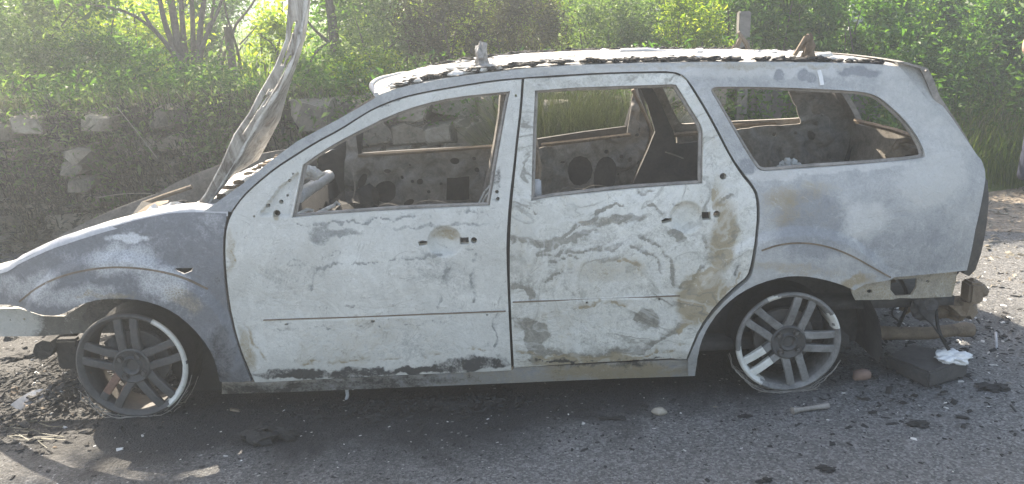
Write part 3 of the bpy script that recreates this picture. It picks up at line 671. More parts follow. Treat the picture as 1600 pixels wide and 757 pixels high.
# ------------------------------------------------------------------ the burnt car
CAR = empty('burnt_car', (1.4, .85, 0), 'burnt-out grey estate car stripped to bare ash-stained steel on the road', 'car')
def xz(px): p = pss(px); return p[:, [0, 2]]
T_, D_ = 1, 2
fender_o = smooth_poly([(-75, 450), (-50, 436), (0, 423), (15, 419), (33, 405), (100, 377), (200, 347), (250, 336), (290, 330), (320, 332), (354, 334)], 1).tolist() + \
    smooth_poly([(353, 345), (349, 365), (348, 400), (351, 450), (359, 500), (374, 550), (393, 596)], 1).tolist() + [(344, 597)] + \
    smooth_poly([(343, 596), (338, 570), (325, 541), (300, 511), (272, 488), (240, 474), (205, 467), (160, 467), (125, 476), (105, 488), (88, 494), (65, 493), (45, 486), (22, 477), (0, 476), (-45, 472), (-70, 462)], 1).tolist()
fender_st = stains((.12, .06, .0), [(190, 405, 60, 26, -8, 0, .42), (60, 445, 40, 20, -30, 0, .35), (255, 440, 45, 28, 15, 0, .4), (120, 462, 70, 16, -8, 0, .35), (202, 373, 34, 5, 2, 0, .9),
    (110, 420, 22, 10, -30, 2, .22), (345, 480, 30, 130, 0, 2, .22), (340, 560, 45, 50, 0, 2, .35), (290, 470, 40, 18, 35, 1, .35), (160, 462, 60, 6, 0, 1, .5), (330, 350, 30, 20, 0, 0, .2), (15, 445, 20, 20, 0, 0, .25)])
fender_h = [xz([(272, 420), (302, 419), (300, 424), (287, 429), (275, 424)])]
fdoor_o = [(363, 334)] + smooth_poly([(365, 330), (380, 309), (401, 289), (431, 264.5), (462, 244.5), (494, 224.5), (532, 204.5), (560, 186), (585, 171), (623, 156), (660, 147), (710, 138), (773, 128), (815, 124.5)], 1).tolist() + \
    smooth_poly([(815, 125), (812, 170), (806, 220), (802, 260), (797, 300), (794, 330), (791, 380), (792, 430), (795, 500), (799, 578)], 1).tolist() + [(760, 580), (700, 583), (560, 591), (470, 594), (400, 597)] + \
    smooth_poly([(398, 595), (378, 549), (363, 499), (355, 450), (352, 400), (353, 366), (357, 347), (363, 334)], 1).tolist()
fwin = [(456, 341)] + [(473, 258)] + smooth_poly([(473, 258), (501, 238), (531, 220), (560, 205), (610, 180), (660, 163), (710, 152), (776, 145), (797, 143)], 1).tolist() + \
    smooth_poly([(797, 144), (794, 156), (786, 200), (778, 245), (769, 300), (765, 323)], 1).tolist() + [(740, 324), (600, 331), (520, 336)]
def pxc(cx, cy, r, ry=None, rot=0, n=12): return [(a, b) for a, b in circ(cx, cy, r, n, ry, R(rot))]
fd_holes = [fwin, pxc(451.5, 283, 2.2, 3.4, 30), pxc(457.7, 272, 1.6), pxc(448, 307, 2.2), pxc(438, 317, 3.6), [(415, 320), (420.5, 320), (420.5, 325.5), (415, 325.5)], pxc(431, 335, 6, 5.2), pxc(397, 338.5, 1.8),
    [(653, 378), (660, 376), (668, 377.5), (667, 383), (655, 385)], [(718, 372), (732, 371), (733, 382), (719, 383)], pxc(740.5, 376, 5), pxc(806, 150, 2, 2.4), pxc(776.5, 300, 3), pxc(778, 311, 3),
    [(445, 505.5), (451, 505), (451, 507.5), (445, 508)], [(580, 500), (586, 499.5), (586, 503), (580, 503.5)], pxc(761, 492, 1.5), pxc(430, 405, 1.)]
# dished handle grips in the doors, sunk sail triangle ahead of the front window
H1 = xz([(695, 378)])[0]; H2 = xz([(1073, 340)])[0]
def S_door(x, z):
    y = S(x, z)
    for h in (H1, H2):
        r = np.hypot((x-h[0])/.066, (z-h[1])/.058); y = y+.028*np.clip(1.02-r**4, 0, 1)
    tri = xz([(405, 336), (436, 295), (468, 268), (452, 338)]); q = np.stack([x, z], -1)
    y = y+np.where(inside(tri, q), .014, 0.)
    y = y+.006*np.sin(x*7+1)*np.sin(z*9)*np.clip((.75-z)*6, 0, 1)      # heat buckling
    l1 = np.interp(x, CR1[:, 0], CR1[:, 1]); on = (x > CR1[0, 0]) & (x < CR1[-1, 0])
    return y-np.where(on, .006*np.clip((l1-z)/.004+.5, 0, 1)*np.clip(1-(l1-z)/.12, 0, 1), 0)
CR1 = xz([(412, 501), (560, 496), (700, 490.5), (790, 487), (800, 472), (930, 467), (1062, 462)])
fdoor_st = stains((.92, .05, -.25), [(500, 368, 18, 22, 0, 0, -.75), (540, 363, 26, 9, -4, 0, -.8), (690, 352, 90, 4, -4, 0, -.5), (665, 420, 50, 30, 0, 0, -.3), (600, 330, 140, 5, -3, 0, .4), (540, 555, 25, 22, 0, 2, .35), (548, 478, 12, 7, 0, 2, .6), (616, 478, 10, 6, 0, 2, .55),
    (440, 584, 60, 10, -3, 2, .95), (560, 584, 110, 10, -3, 2, .9), (720, 571, 95, 15, -6, 2, .95), (790, 575, 20, 8, 0, 2, .4), (385, 545, 12, 45, -15, 1, .6), (360, 390, 8, 40, 0, 1, .5), (776, 290, 9, 40, 8, 2, .7), (695, 366, 24, 10, 0, 1, .5), (520, 200, 90, 8, -32, 0, -.25), (640, 160, 80, 5, -14, 0, .1), (470, 430, 60, 30, 0, 0, -.2), (720, 440, 30, 40, 0, 0, -.25), (600, 540, 160, 25, 0, 0, -.22), (431, 336, 10, 9, 0, 1, .6), (600, 530, 190, 50, -3, 1, .22), (430, 480, 50, 90, 0, 0, -.12)], [
    ([(488, 452), (492, 428), (505, 416), (600, 409), (690, 398)], 2.2, 0, -.75), ([(448, 413), (460, 403), (472, 410), (462, 418), (449, 414)], 1.3, 0, -.8), ([(512, 397), (523, 390), (535, 395), (524, 401), (513, 398)], 1.3, 0, -.8),
    ([(372, 362), (363, 388), (368, 408)], 3, 1, .9), ([(745, 395), (735, 440), (742, 470)], 3.5, 0, -.7), ([(696, 408), (692, 450), (684, 480)], 3, 0, -.6), ([(460, 352), (520, 350), (600, 343), (690, 338), (760, 330)], 1.6, 0, -.9), ([(640, 325), (720, 333), (770, 330)], 2, 0, -.8),
    ([(425, 515), (520, 514), (620, 508), (700, 503)], 1.2, 0, -.7), ([(385, 500), (400, 545), (420, 570)], 4, 1, .7), ([(560, 440), (600, 425), (650, 430)], 2, 0, .4), ([(400, 574), (470, 566), (560, 566), (640, 560), (700, 552), (760, 545)], 2.2, 1, .6), ([(775, 480), (770, 510), (778, 540)], 2, 0, -.8), ([(475, 225), (520, 196), (580, 168), (640, 152)], 1.4, 0, -1.), ([(690, 385), (720, 392), (740, 388)], 1.3, 0, -.7)])
rdoor_o = [(819, 125)] + smooth_poly([(821, 123.5), (860, 122), (900, 119), (960, 116), (1040, 114.5), (1060, 116.5), (1073, 127)], 1).tolist() + \
    smooth_poly([(1074, 129), (1093, 159), (1113, 194), (1140, 246), (1158, 274), (1174, 293), (1181, 307), (1183, 338), (1179, 379), (1174, 412), (1168, 433), (1151, 446), (1119, 476), (1092, 512), (1077, 548), (1072, 561)], 1).tolist() + [(960, 566), (804, 574)] + \
    smooth_poly([(803, 573), (799, 500), (796, 420), (798, 345), (803, 290), (810, 220), (816, 170), (819, 125)], 1).tolist()
rwin = [(836, 142), (900, 137), (1050, 132), (1057, 133)] + smooth_poly([(1057, 133), (1080, 170), (1094, 192), (1099, 206), (1099, 225), (1098, 260), (1098, 288)], 1).tolist() + [(991, 296), (865, 309), (830, 315), (831, 268), (833, 200)]
rd_holes = [rwin, [(1033, 345), (1040, 341), (1051, 342), (1050, 347), (1035, 350)], [(1097, 332), (1110, 331), (1111, 344), (1098, 345)], pxc(1120, 335, 5.5), pxc(1130, 276, 5.5), pxc(917, 472, 1.8), pxc(1030, 467.5, 2)]
rdoor_st = stains((.72, .22, -.3), [(1130, 375, 22, 60, 10, 1, .55), (1098, 470, 45, 40, -40, 1, .75), (940, 570, 130, 16, 0, 1, .55), (1160, 395, 20, 60, 5, 2, .42), (1135, 435, 25, 35, 30, 2, .3), (1010, 499, 18, 17, 0, 0, -1.3), (1058, 368, 14, 8, 10, 0, -1.3), (825, 480, 14, 12, 0, 2, .5),
    (835, 515, 26, 14, 25, 0, -1.), (835, 540, 14, 30, -10, 0, -.9), (870, 566, 60, 8, 0, 2, .45), (990, 560, 80, 6, 0, 2, .4), (880, 345, 80, 26, -10, 0, .45), (1030, 315, 90, 14, -6, 0, .45), (950, 345, 60, 8, -8, 0, -.8), (890, 375, 50, 5, -20, 0, -.9), (860, 285, 10, 30, 0, 0, .2), (1073, 340, 28, 24, 0, 0, .2), (1120, 505, 10, 30, 30, 1, .5), (1060, 290, 30, 8, 0, 0, .3), (950, 420, 70, 20, 0, 1, .2)], [
    ([(800, 374), (835, 383), (865, 380), (880, 368), (900, 355), (926, 345), (936, 330), (961, 321), (986, 318), (1016, 321), (1026, 330), (1031, 338)], 3.2, 0, -1.6),
    ([(840, 398), (880, 399), (920, 392), (970, 385)], 1.8, 0, -1.5), ([(860, 412), (885, 405), (915, 403)], 1.6, 0, -1.4), ([(838, 405), (840, 418), (835, 432)], 2., 2, .7),
    ([(1112, 300), (1124, 330), (1129, 380), (1115, 420), (1080, 455)], 5, 1, .9), ([(1100, 372), (1108, 400), (1094, 430), (1060, 448)], 2., 0, -1.2),
    ([(797, 498), (822, 508), (836, 524), (840, 545), (872, 556), (940, 557), (1010, 546), (1050, 526), (1078, 498)], 3., 0, -1.6), ([(797, 449), (818, 447), (832, 456), (828, 466)], 4, 0, -1.6),
    ([(804, 562), (900, 566), (1000, 563), (1070, 556)], 2.2, 2, .8), ([(805, 548), (850, 560), (930, 562), (1030, 552), (1070, 540)], 2, 1, .9), ([(1000, 372), (1035, 390), (1048, 415), (1047, 442)], 2.2, 0, -1.5), ([(985, 385), (1020, 400), (1035, 425)], 1.5, 0, -1.3),
    ([(930, 415), (960, 405), (990, 412), (1010, 430)], 1.8, 1, .8), ([(850, 440), (870, 425), (900, 424)], 1.4, 0, -1.2), ([(905, 480), (920, 476), (950, 470), (980, 478)], 3, 1, .8), ([(1050, 490), (1085, 470), (1110, 450)], 4, 2, .45), ([(1060, 520), (1090, 495), (1120, 470), (1160, 430)], 3, 1, .7),
    ([(1140, 290), (1158, 330), (1160, 400), (1150, 430)], 5, 2, .4), ([(1000, 300), (1040, 306), (1058, 322)], 1.8, 0, -1.2), ([(830, 330), (860, 345), (900, 340)], 1.3, 0, -1.1), ([(1150, 300), (1130, 308), (1118, 322)], 3, 0, -1.2), ([(1045, 335), (1060, 326), (1085, 324), (1105, 328), (1128, 334), (1112, 350), (1090, 360), (1065, 358), (1045, 345)], 1.3, 0, .9)])
dline = [(1408, 105), (1426, 128), (1451, 158), (1476, 183), (1501, 211), (1534, 251)]
RAIL = [(590, 149), (615, 140), (640, 134), (700, 122), (760, 114), (830, 107), (900, 102), (1000, 99), (1100, 97.5), (1200, 97), (1300, 98.5), (1360, 100), (1405, 104)]
arch_r = [(1335, 454), (1312, 444), (1283, 436), (1253, 431.5), (1224, 433), (1190, 442), (1160, 456), (1134, 476), (1114, 499), (1099, 525), (1091, 551), (1086, 588)]
side_o = [(318, 331), (345, 312), (380, 287), (420, 254), (463, 222), (521, 191), (560, 169), (585, 154)] + RAIL + dline[1:] + [(1539, 265), (1540, 278), (1534, 315), (1524, 360), (1511, 423)] + \
    [(1460, 428), (1397, 434), (1353, 444)] + smooth_poly(arch_r, 1).tolist() + [(1076, 588)] + \
    smooth_poly([(1075, 562), (1081, 549), (1096, 514), (1123, 480), (1155, 451), (1173, 437), (1179, 415), (1184, 380), (1188, 338), (1186, 306), (1177, 289), (1162, 271), (1144, 246), (1117, 193), (1097, 158), (1078, 128), (1063, 114), (1040, 111.5)], 1).tolist() + \
    smooth_poly([(1040, 111.5), (960, 113), (900, 116), (860, 118.5), (817, 121.5), (773, 125), (710, 135), (660, 144), (623, 153), (585, 168), (560, 183), (531, 201.5), (493, 221.5), (461, 241.5), (430, 261.5), (400, 286), (378, 307), (361, 331)], 1).tolist()
qwin = smooth_poly([(1183, 263), (1172, 248), (1141, 195), (1118, 155), (1111, 144), (1112, 138), (1122, 135.5), (1200, 136.5), (1250, 138), (1313, 141), (1350, 144), (1371, 150), (1388, 163), (1413, 186), (1431, 209), (1443, 232), (1446, 244), (1441, 249), (1350, 258), (1210, 268), (1192, 269), (1184, 264)], 1).tolist()
side_st = stains((.5, .08, -.3), [(1350, 345, 45, 28, -10, 0, .4), (1455, 285, 60, 40, -20, 0, .45), (1270, 355, 60, 55, 0, 0, -.5), (1270, 345, 60, 55, 0, 1, .12), (1215, 330, 30, 40, 20, 1, .25), (1240, 300, 80, 20, -8, 1, .3), (1420, 395, 100, 40, 0, 0, -.2), (1420, 160, 60, 40, 50, 0, .25), (1480, 220, 40, 40, 50, 0, .25), (1150, 110, 330, 12, 0, 0, .35), (1140, 104, 260, 6, 0, 1, .35),
    (1136, 232, 11, 24, -35, 2, .65), (1165, 262, 12, 12, 0, 0, -.7), (1216, 119, 9, 7, 0, 0, -1.2), (1262, 121, 14, 8, 0, 0, -1.2), (1340, 112, 34, 8, 2, 0, -1.), (1147, 117, 6, 4, 0, 2, .6), (1240, 420, 90, 12, 5, 1, .35), (1120, 470, 20, 40, 40, 1, .3), (1340, 440, 30, 10, -15, 1, .7), (440, 245, 120, 8, -35, 0, -.15), (370, 305, 50, 18, -35, 0, -.4), (1300, 264, 130, 5, -4, 0, .5), (1205, 275, 40, 6, 0, 0, .6), (1100, 150, 30, 20, 0, 0, .1), (1447, 355, 40, 30, 0, 0, -.1)])
rocker_o = [(345, 599), (397, 599), (480, 596.5), (700, 586), (800, 581), (803, 577), (960, 569), (1078, 565), (1085, 566), (1084, 590), (960, 594), (820, 600), (600, 609), (420, 616), (345, 618)]
rocker_st = stains((.35, .45, .15), [(560, 602, 200, 14, -3, 2, .45), (380, 606, 40, 12, 0, 2, .2), (960, 580, 110, 12, 0, 1, .3), (960, 570, 100, 5, 0, 2, .4)])
def hol(hs): return [xz(h) for h in hs]
panel('front_fender', xz(fender_o), fender_h, S, .012, M['fender'], CAR, .008, fender_st)
FD = panel('front_door', xz(fdoor_o), hol(fd_holes), S_door, .035, M['door'], CAR, .0055, fdoor_st)
RD = panel('rear_door', xz(rdoor_o), hol(rd_holes), S_door, .035, M['door2'], CAR, .0055, rdoor_st)
SIDE = panel('body_side', xz(side_o), hol([qwin, pxc(1131, 90+62, 0.1)])[:1], lambda x, z: S(x, z)+.001, .03, M['side'], CAR, .0075, side_st)
SIDE['label'] = 'grey roof rail, pillars and rear quarter in one pressing'
panel('rocker_sill', xz(rocker_o), [], lambda x, z: S(x, z)+.012, .06, M['side'], CAR, .015, rocker_st)
# panel behind the door gaps, so that they read dark
def ribbon(name, px, width, off, thick, mat, parent, stain=None):
    p = pss(resample(np.array(px, float), 6, False)); q = p[:, [0, 2]]
    d = np.gradient(q, axis=0); d /= np.linalg.norm(d, axis=1)[:, None]+1e-9; n = np.stack([-d[:, 1], d[:, 0]], -1)
    a, b = q+n*width/2, q-n*width/2; V = []; F = []
    for i in range(len(q)):
        for u, o in ((a, off), (b, off), (b, off+thick), (a, off+thick)): V.append((u[i, 0], float(S(u[i, 0], u[i, 1]))+o, u[i, 1]))
    for i in range(len(q)-1):
        for k in range(4): F.append((i*4+k, i*4+(k+1) % 4, i*4+4+(k+1) % 4, i*4+4+k))
    F += [(3, 2, 1, 0), tuple(len(V)-4+k for k in range(4))]
    return MB().add(V, F).build(name, mat, parent, False)
gap1 = [(356, 336), (350, 365), (350, 400), (353, 450), (361, 500), (376, 550), (395, 596)]
gap2 = [(817, 130), (813, 190), (805, 250), (798, 310), (794, 380), (794, 430), (797, 500), (801, 574)]
gap3 = [(1076, 128), (1095, 159), (1115, 194), (1142, 246), (1160, 273), (1176, 291), (1184, 307), (1186, 338), (1182, 379), (1177, 413), (1171, 435), (1153, 449), (1121, 478), (1094, 513), (1079, 549)]
gap4 = [(362, 331), (379, 308), (400, 287.5), (430, 263), (461, 243), (493, 223), (531, 203), (560, 184.5), (585, 169.5), (623, 154.5), (660, 145.5), (710, 136.5), (773, 126.5), (816, 123), (900, 117.5), (1040, 113), (1066, 118)]
gap5 = [(345, 598), (397, 598), (560, 593), (700, 584.5), (800, 579.5), (803, 575.5), (960, 567.5), (1076, 563)]
for g_ in (gap1, gap2, gap3, gap4): ribbon('door_jamb', g_, .035, .034, .012, M['inner_dark'], CAR)
ribbon('door_jamb', gap5, .03, .045, .012, M['inner_dark'], CAR)
# crease on fender and rear arch, rolled lip of the arches
ribbon('fender_crease', smooth_poly([(30, 472), (60, 447), (105, 428), (160, 418), (205, 418), (250, 424), (288, 434), (325, 452)], 2), .007, -.0015, .004, M['rust'], CAR)
ribbon('arch_crease', smooth_poly([(1190, 392), (1215, 383), (1250, 379), (1290, 384), (1330, 399), (1368, 421), (1392, 434)], 2), .006, -.0015, .004, M['rust'], CAR)
ribbon('moulding_seam', [(412, 500), (560, 495), (700, 489.5), (790, 486)], .004, -.007, .006, M['rust'], CAR)
ribbon('moulding_seam', [(801, 472), (930, 467), (1062, 462)], .004, -.007, .006, M['rust'], CAR)
# dark glazing channels round the window openings
def channel(px, inset=.006):
    q = xz(resample(np.array(px, float), 6)); cen = q.mean(0); p3 = []
    for a in q:
        d = cen-a; d = d/np.linalg.norm(d); b = a+d*inset; p3.append((b[0], float(S(b[0], b[1]))+.024, b[1]))
    MB().tube(p3+[p3[0], p3[1]], .009, 6, False).build('window_channel', M['inner'], CAR)
for w_ in (fwin, rwin, qwin): channel(w_)
# white bent strap hanging at the rear of the roof rail
ribbon('paint_strap', [(1279, 110), (1282, 120), (1284, 133)], .016, -.004, .003, M['white'], CAR)
# rolled-over upper edge of the fender and the far fender's
def fender_top(name, mirror):
    p = pss(resample(np.array(smooth_poly([(-50, 436), (0, 423), (15, 419), (33, 405), (100, 377), (200, 347), (250, 336), (290, 330), (320, 332), (356, 333)], 1)), 10, False)); V = []; F = []
    prof = [(-.004, -.012), (0, 0), (.012, .010), (.035, .016), (.08, .016), (.085, -.02)]
    for q in p:
        for dy, dz in prof: V.append((q[0], q[1]+dy, q[2]+dz+.002*noise.noise(Vector(q*9))))
    k = len(prof); n = len(p)
    F = [(i*k+j, (i+1)*k+j, (i+1)*k+j+1, i*k+j+1) for i in range(n-1) for j in range(k-1)]
    if mirror: V = [(a, 2*YMID-b, c) for a, b, c in V]
    return MB().add(V, F).build(name, M['inner'] if mirror else M['pale'], CAR, True, 80)
fender_top('fender_edge', False)  # pale grey here: the sunlit top edge put into the colour
# the far side: mirrored pressings, seen from inside through the windows
dull = stains((-.6, .1, -.1), [])
panel('front_fender', xz(fender_o), [], S, .012, M['inner'], CAR, .03, None, True)
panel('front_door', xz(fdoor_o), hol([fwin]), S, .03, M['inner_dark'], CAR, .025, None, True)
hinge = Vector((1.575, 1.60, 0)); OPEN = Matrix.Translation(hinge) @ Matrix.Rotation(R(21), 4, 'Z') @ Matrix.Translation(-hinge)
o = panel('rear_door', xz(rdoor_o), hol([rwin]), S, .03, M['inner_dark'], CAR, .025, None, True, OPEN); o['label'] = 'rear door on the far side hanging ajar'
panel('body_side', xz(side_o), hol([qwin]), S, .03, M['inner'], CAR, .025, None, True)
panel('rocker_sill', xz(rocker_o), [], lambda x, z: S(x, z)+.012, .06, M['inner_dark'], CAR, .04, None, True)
def far_plane(y0, x0=0, sl=0): return lambda x, z: y0+(np.asarray(x)-x0)*sl
def xzp(px, y0, x0=0, sl=0):
    out = []
    for a, b in px:
        y = y0
        for _ in range(8): p = PL(a, b, y); y = y0+(p[0]-x0)*sl
        out.append((p[0], p[2]))
    return np.array(out)
YI = 1.555
def press(x, z):
    """pressed ribs and pans of an inner door panel"""
    x = np.atleast_1d(x); z = np.atleast_1d(z)
    n1 = np.array([noise.noise(Vector((a*7, b*9, 2.2))) for a, b in zip(x, z)]); n2 = np.array([noise.noise(Vector((a*16, b*16, 4.4))) for a, b in zip(x, z)])
    return .016*np.clip(n1*9, -1, 1)+.007*np.clip(n2*8, -1, 1)
fin_o = [(538, 300), (540, 240), (545, 195), (557, 214), (560, 244), (680, 236), (785, 229), (792, 200), (800, 230), (790, 300), (775, 420), (600, 440), (545, 430), (538, 340)]
fin_h = [[(698, 279), (733, 277), (733, 314), (697, 314)], pxc(566, 284, 6, 12, 20), pxc(606, 267, 6, 3.5), pxc(566, 308, 7, 5), pxc(639, 317, 9, 5, -30), pxc(645, 283, 2.8), pxc(656.5, 284, 5), pxc(710, 253, 7.5, 5), pxc(740.5, 249, 3.2), pxc(745, 267, 4), pxc(689, 288, 2.5), pxc(670, 300, 3), pxc(628, 278, 2.8), pxc(640, 259, 2), pxc(602, 300, 17, 17, 0, 18), pxc(553, 322, 4, 3)]
panel('door_lining', xzp(fin_o, YI), [xzp(h, YI) for h in fin_h], lambda x, z: YI+press(x, z), .012, M['inner'], CAR, .010)
rin = (1.50, 1.60, math.tan(R(20)))
rin_o = [(832, 233), (900, 224), (978, 213), (984, 180), (990, 140), (997, 139), (1003, 160), (1012, 185), (1019, 205), (1016, 225), (1000, 265), (986, 295), (960, 360), (832, 370)]
rin_h = [pxc(907, 268, 20, 24), pxc(946, 276, 18, 31, 8, 16), pxc(948, 238, 3.6), pxc(971, 245, 3.4), pxc(984, 249, 3.2, 4.2), pxc(997, 255, 2.4, 4), pxc(996, 212, 3.5), pxc(999, 203, 2, 4), pxc(967, 274, 1.6), pxc(880, 255, 4, 2.5)]
panel('door_lining', xzp(rin_o, *rin), [xzp(h, *rin) for h in rin_h], lambda x, z: far_plane(*rin)(x, z)+press(x, z), .012, M['inner'], CAR, .010)
# lit edge flange of the ajar door
e_px = smooth_poly([(988, 140), (1000, 165), (1012, 188), (1018, 206), (1012, 230), (1000, 262), (984, 296)], 2); q = xzp(e_px, *rin)
MB().tube([(a, rin[0]+(a-rin[1])*rin[2]-.012, b) for a, b in q], .011, 6).build('door_flange', M['rust'], CAR)
for px_, y_, r_ in (([(560, 243.5), (680, 236), (786, 228)], 1.535, .012), ([(846, 227), (900, 221), (985, 211)], 1.545, .012), ([(1135, 196.5), (1200, 193), (1250, 190)], 1.56, .012), ([(1046, 212), (1075, 209), (1094, 208)], 1.56, .014)):
    MB().tube([PL(a, b, y_) for a, b in px_], r_, 6).build('window_ledge', M['rust'], CAR)
# B pillar on the far side, belt anchor strip on the near one
MB().tube([PL(a, b, 1.5) for a, b in [(789, 140), (786, 180), (779, 230), (768, 300), (760, 420)]], [.03, .03, .035, .05, .06], 8).build('pillar', M['inner'], CAR)
MB().tube([PL(a, b, .22) for a, b in [(833, 205), (838, 240), (842, 262), (838, 285)]], [.012, .014, .012, .016], 6).build('belt_anchor', M['rust'], CAR)
MB().box(PL(837, 300, .16), (.045, .02, .10), None, .006).build('latch_plate', M['pale'], CAR)
# far C pillar shadow piece, wheel house, rear quarter trim panel, D pillar
cp = [(1000, 138), (1020, 138), (1036, 170), (1052, 205), (1056, 225), (1094, 222), (1100, 300), (1100, 420), (960, 420), (985, 296), (1012, 236), (1024, 206), (1012, 165)]
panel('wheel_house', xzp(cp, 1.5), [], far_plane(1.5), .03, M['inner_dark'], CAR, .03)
qi = [(1120, 205), (1250, 193), (1244, 170), (1232, 138), (1315, 138), (1322, 165), (1334, 190), (1342, 235), (1345, 330), (1110, 330)]
qh = [pxc(1264, 150, 8), pxc(1276, 171, 10, 9), pxc(1269, 213, 5, 8, -20), pxc(1276, 194, 3.6), pxc(1212, 211, 3.6), pxc(1245, 209, 2.8), pxc(1260, 226, 2.6), pxc(1285, 182, 2)]
panel('quarter_trim', xzp(qi, 1.47), [xzp(h, 1.47) for h in qh], lambda x, z: 1.47+press(x, z), .012, M['inner'], CAR, .012)
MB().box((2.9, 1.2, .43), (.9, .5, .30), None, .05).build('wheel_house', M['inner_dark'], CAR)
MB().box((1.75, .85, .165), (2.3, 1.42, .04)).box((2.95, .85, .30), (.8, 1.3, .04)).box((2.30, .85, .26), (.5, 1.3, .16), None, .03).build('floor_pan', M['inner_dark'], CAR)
MB().box((.58, .85, .42), (.05, 1.40, .58), Matrix.Rotation(R(-12), 3, 'Y')).build('firewall', M['char'], CAR)  # black keeps it dark in the sun: shade put into the colour
mb = MB()
for k in range(5): mb.lump((.66+.03*math.sin(k*2), .72+.19*k, .50+.02*math.cos(k)), (.12, .16, .13), 800+k, .35, 2.2, 3)
mb.build('dashboard_remains', M['char'], CAR)  # black mass added to fill the shaded area behind the beam
# cross-car beam, steering column and brackets behind the dashboard
MB().tube([PL(466, 308, .35), PL(490, 291, .6), PL(514, 275, .8)], .028, 10).build('dashboard_beam', M['pale'], CAR)
mb = MB()
for i, (a, b) in enumerate([(474, 272), (481, 266), (489, 268), (496, 272)]): mb.lump(PL(a, b, .45), (.02, .02, .022), i, .3)
mb.tube([PL(473, 276, .42), PL(490, 280, .5), PL(506, 271, .6)], .009, 6).build('dashboard_bracket', M['ash'], CAR)
MB().tube([PL(488, 338, .3), PL(510, 327, .4), PL(522, 321, .45), PL(526, 316, .45), PL(531, 321, .45)], [.009, .009, .008, .006, .005], 6).tube([PL(462, 337, .3), PL(480, 328, .4), PL(490, 330, .4)], .008, 6).build('steering_linkage', M['ash'], CAR)
for a in ([(748, 318), (757, 300), (770, 285)], [(752, 320), (760, 305), (769, 296)]):
    MB().tube([PL(x, y, .3) for x, y in a], .0035, 5).build('wire', M['ash'], CAR)
for k, a in enumerate(([(585, 330), (600, 318), (622, 322), (640, 331)], [(640, 322), (668, 312), (700, 318), (720, 326)], [(870, 302), (885, 292), (905, 296), (925, 300)], [(1040, 238), (1056, 243), (1068, 248)], [(905, 300), (930, 288), (960, 296)], [(545, 325), (556, 300), (552, 270)])):
    MB().tube(smooth_poly([PL(x, y, .9+.08*k) for x, y in a], 2), .004, 5).build('wire', M['inner'], CAR)
# coil and latch pieces standing on the load floor behind the quarter window
mb = MB()
for i, (a, b, r_) in enumerate([(1218, 262, .012), (1222, 256, .012), (1230, 254, .016), (1240, 254, .016), (1248, 260, .014), (1251, 266, .012), (1234, 263, .018)]): mb.lump(PL(a, b, .45), (r_, r_, r_*1.2), i, .4)
mb.build('spring_remains', M['ash'], CAR)
mb = MB(); mb.tube([PL(a, b, .3) for a, b in [(1398, 232), (1404, 222), (1415, 219), (1432, 223), (1440, 231), (1441, 243)]], .012, 7)
for i, (a, b, r_) in enumerate([(1405, 243, .03), (1418, 240, .03), (1432, 243, .025), (1400, 250, .03)]): mb.lump(PL(a, b, .3), (r_*1.3, r_, r_), i+20, .5)
mb.build('tailgate_hinge', M['rust'], CAR)

# ---- roof skin, sagging between the rails
rp = pss(resample(np.array(RAIL, float), 8, False)); ny = 25; V = []; F = []
for i, p in enumerate(rp):
    u0 = i/(len(rp)-1)
    for j in range(ny):
        v = j/(ny-1); s = 2*v-1
        x = p[0]+(-.09*(1-s*s)*max(0, 1-u0*5) + .07*(1-s*s)*max(0, (u0-.85)/.15))
        y = p[1]+(2*YMID-2*p[1])*v
        z = p[2]+.014*(1-abs(s)**8)+.010*(1-s*s)*math.sin(u0*3.1)+.008*noise.noise(Vector((x*4, y*4, 1)))*(1-s**6)
        V.append((x, y, z-.003))
n = len(rp); F = [(i*ny+j, (i+1)*ny+j, (i+1)*ny+j+1, i*ny+j+1) for i in range(n-1) for j in range(ny-1)]
ROOF = MB().add(V, F).build('roof', rough_mat('burnt_roof_steel', (.12, .115, .105), (.38, .37, .35), 9, .75, .6, .01, (.2, .15, .1)), CAR)
# raised front lip of the roof skin with flaking remains
mb = MB()
fr = [V[0+j] for j in range(ny)]
mb.tube([(a-.005, b, c+.005) for a, b, c in fr], .010, 7).build('windscreen_header', M['pale'], CAR)
# charred remains of the roof rails: a broken black crust along both gutters
g = np.random.default_rng(11)
for nm_m in (0, 1):
    k = 0
    for a, b in zip(resample(np.array([(612, 137), (660, 124), (720, 113), (760, 109), (830, 101), (900, 97), (1000, 95), (1200, 93.5), (1300, 95), (1398, 100)], float), 10, False)[:-1], range(400)):
        if g.uniform() < .22: continue
        p = PS(a[0], a[1]+2); mb = MB()
        ln = g.uniform(.015, .038)
        for q in range(2): mb.lump((p[0]+g.normal()*.01, p[1]+.03+g.normal()*.008, p[2]+.004+g.uniform(0, .006)), (ln*.9, .012, g.uniform(.004, .010)), int(g.integers(1000)), .6, 2.2)
        if nm_m == 0: (ALLC := globals().setdefault('ALLC', [])).append(mb)
    if nm_m == 0:
        big = MB()
        for q in ALLC: big.add(q.v, q.f)
        big.build('roof_rail_remains', M['char'], CAR, False)
        big2 = MB().add([(a, 2*YMID-b, c) for a, b, c in big.v], big.f); big2.build('roof_rail_remains', M['char'], CAR, False)
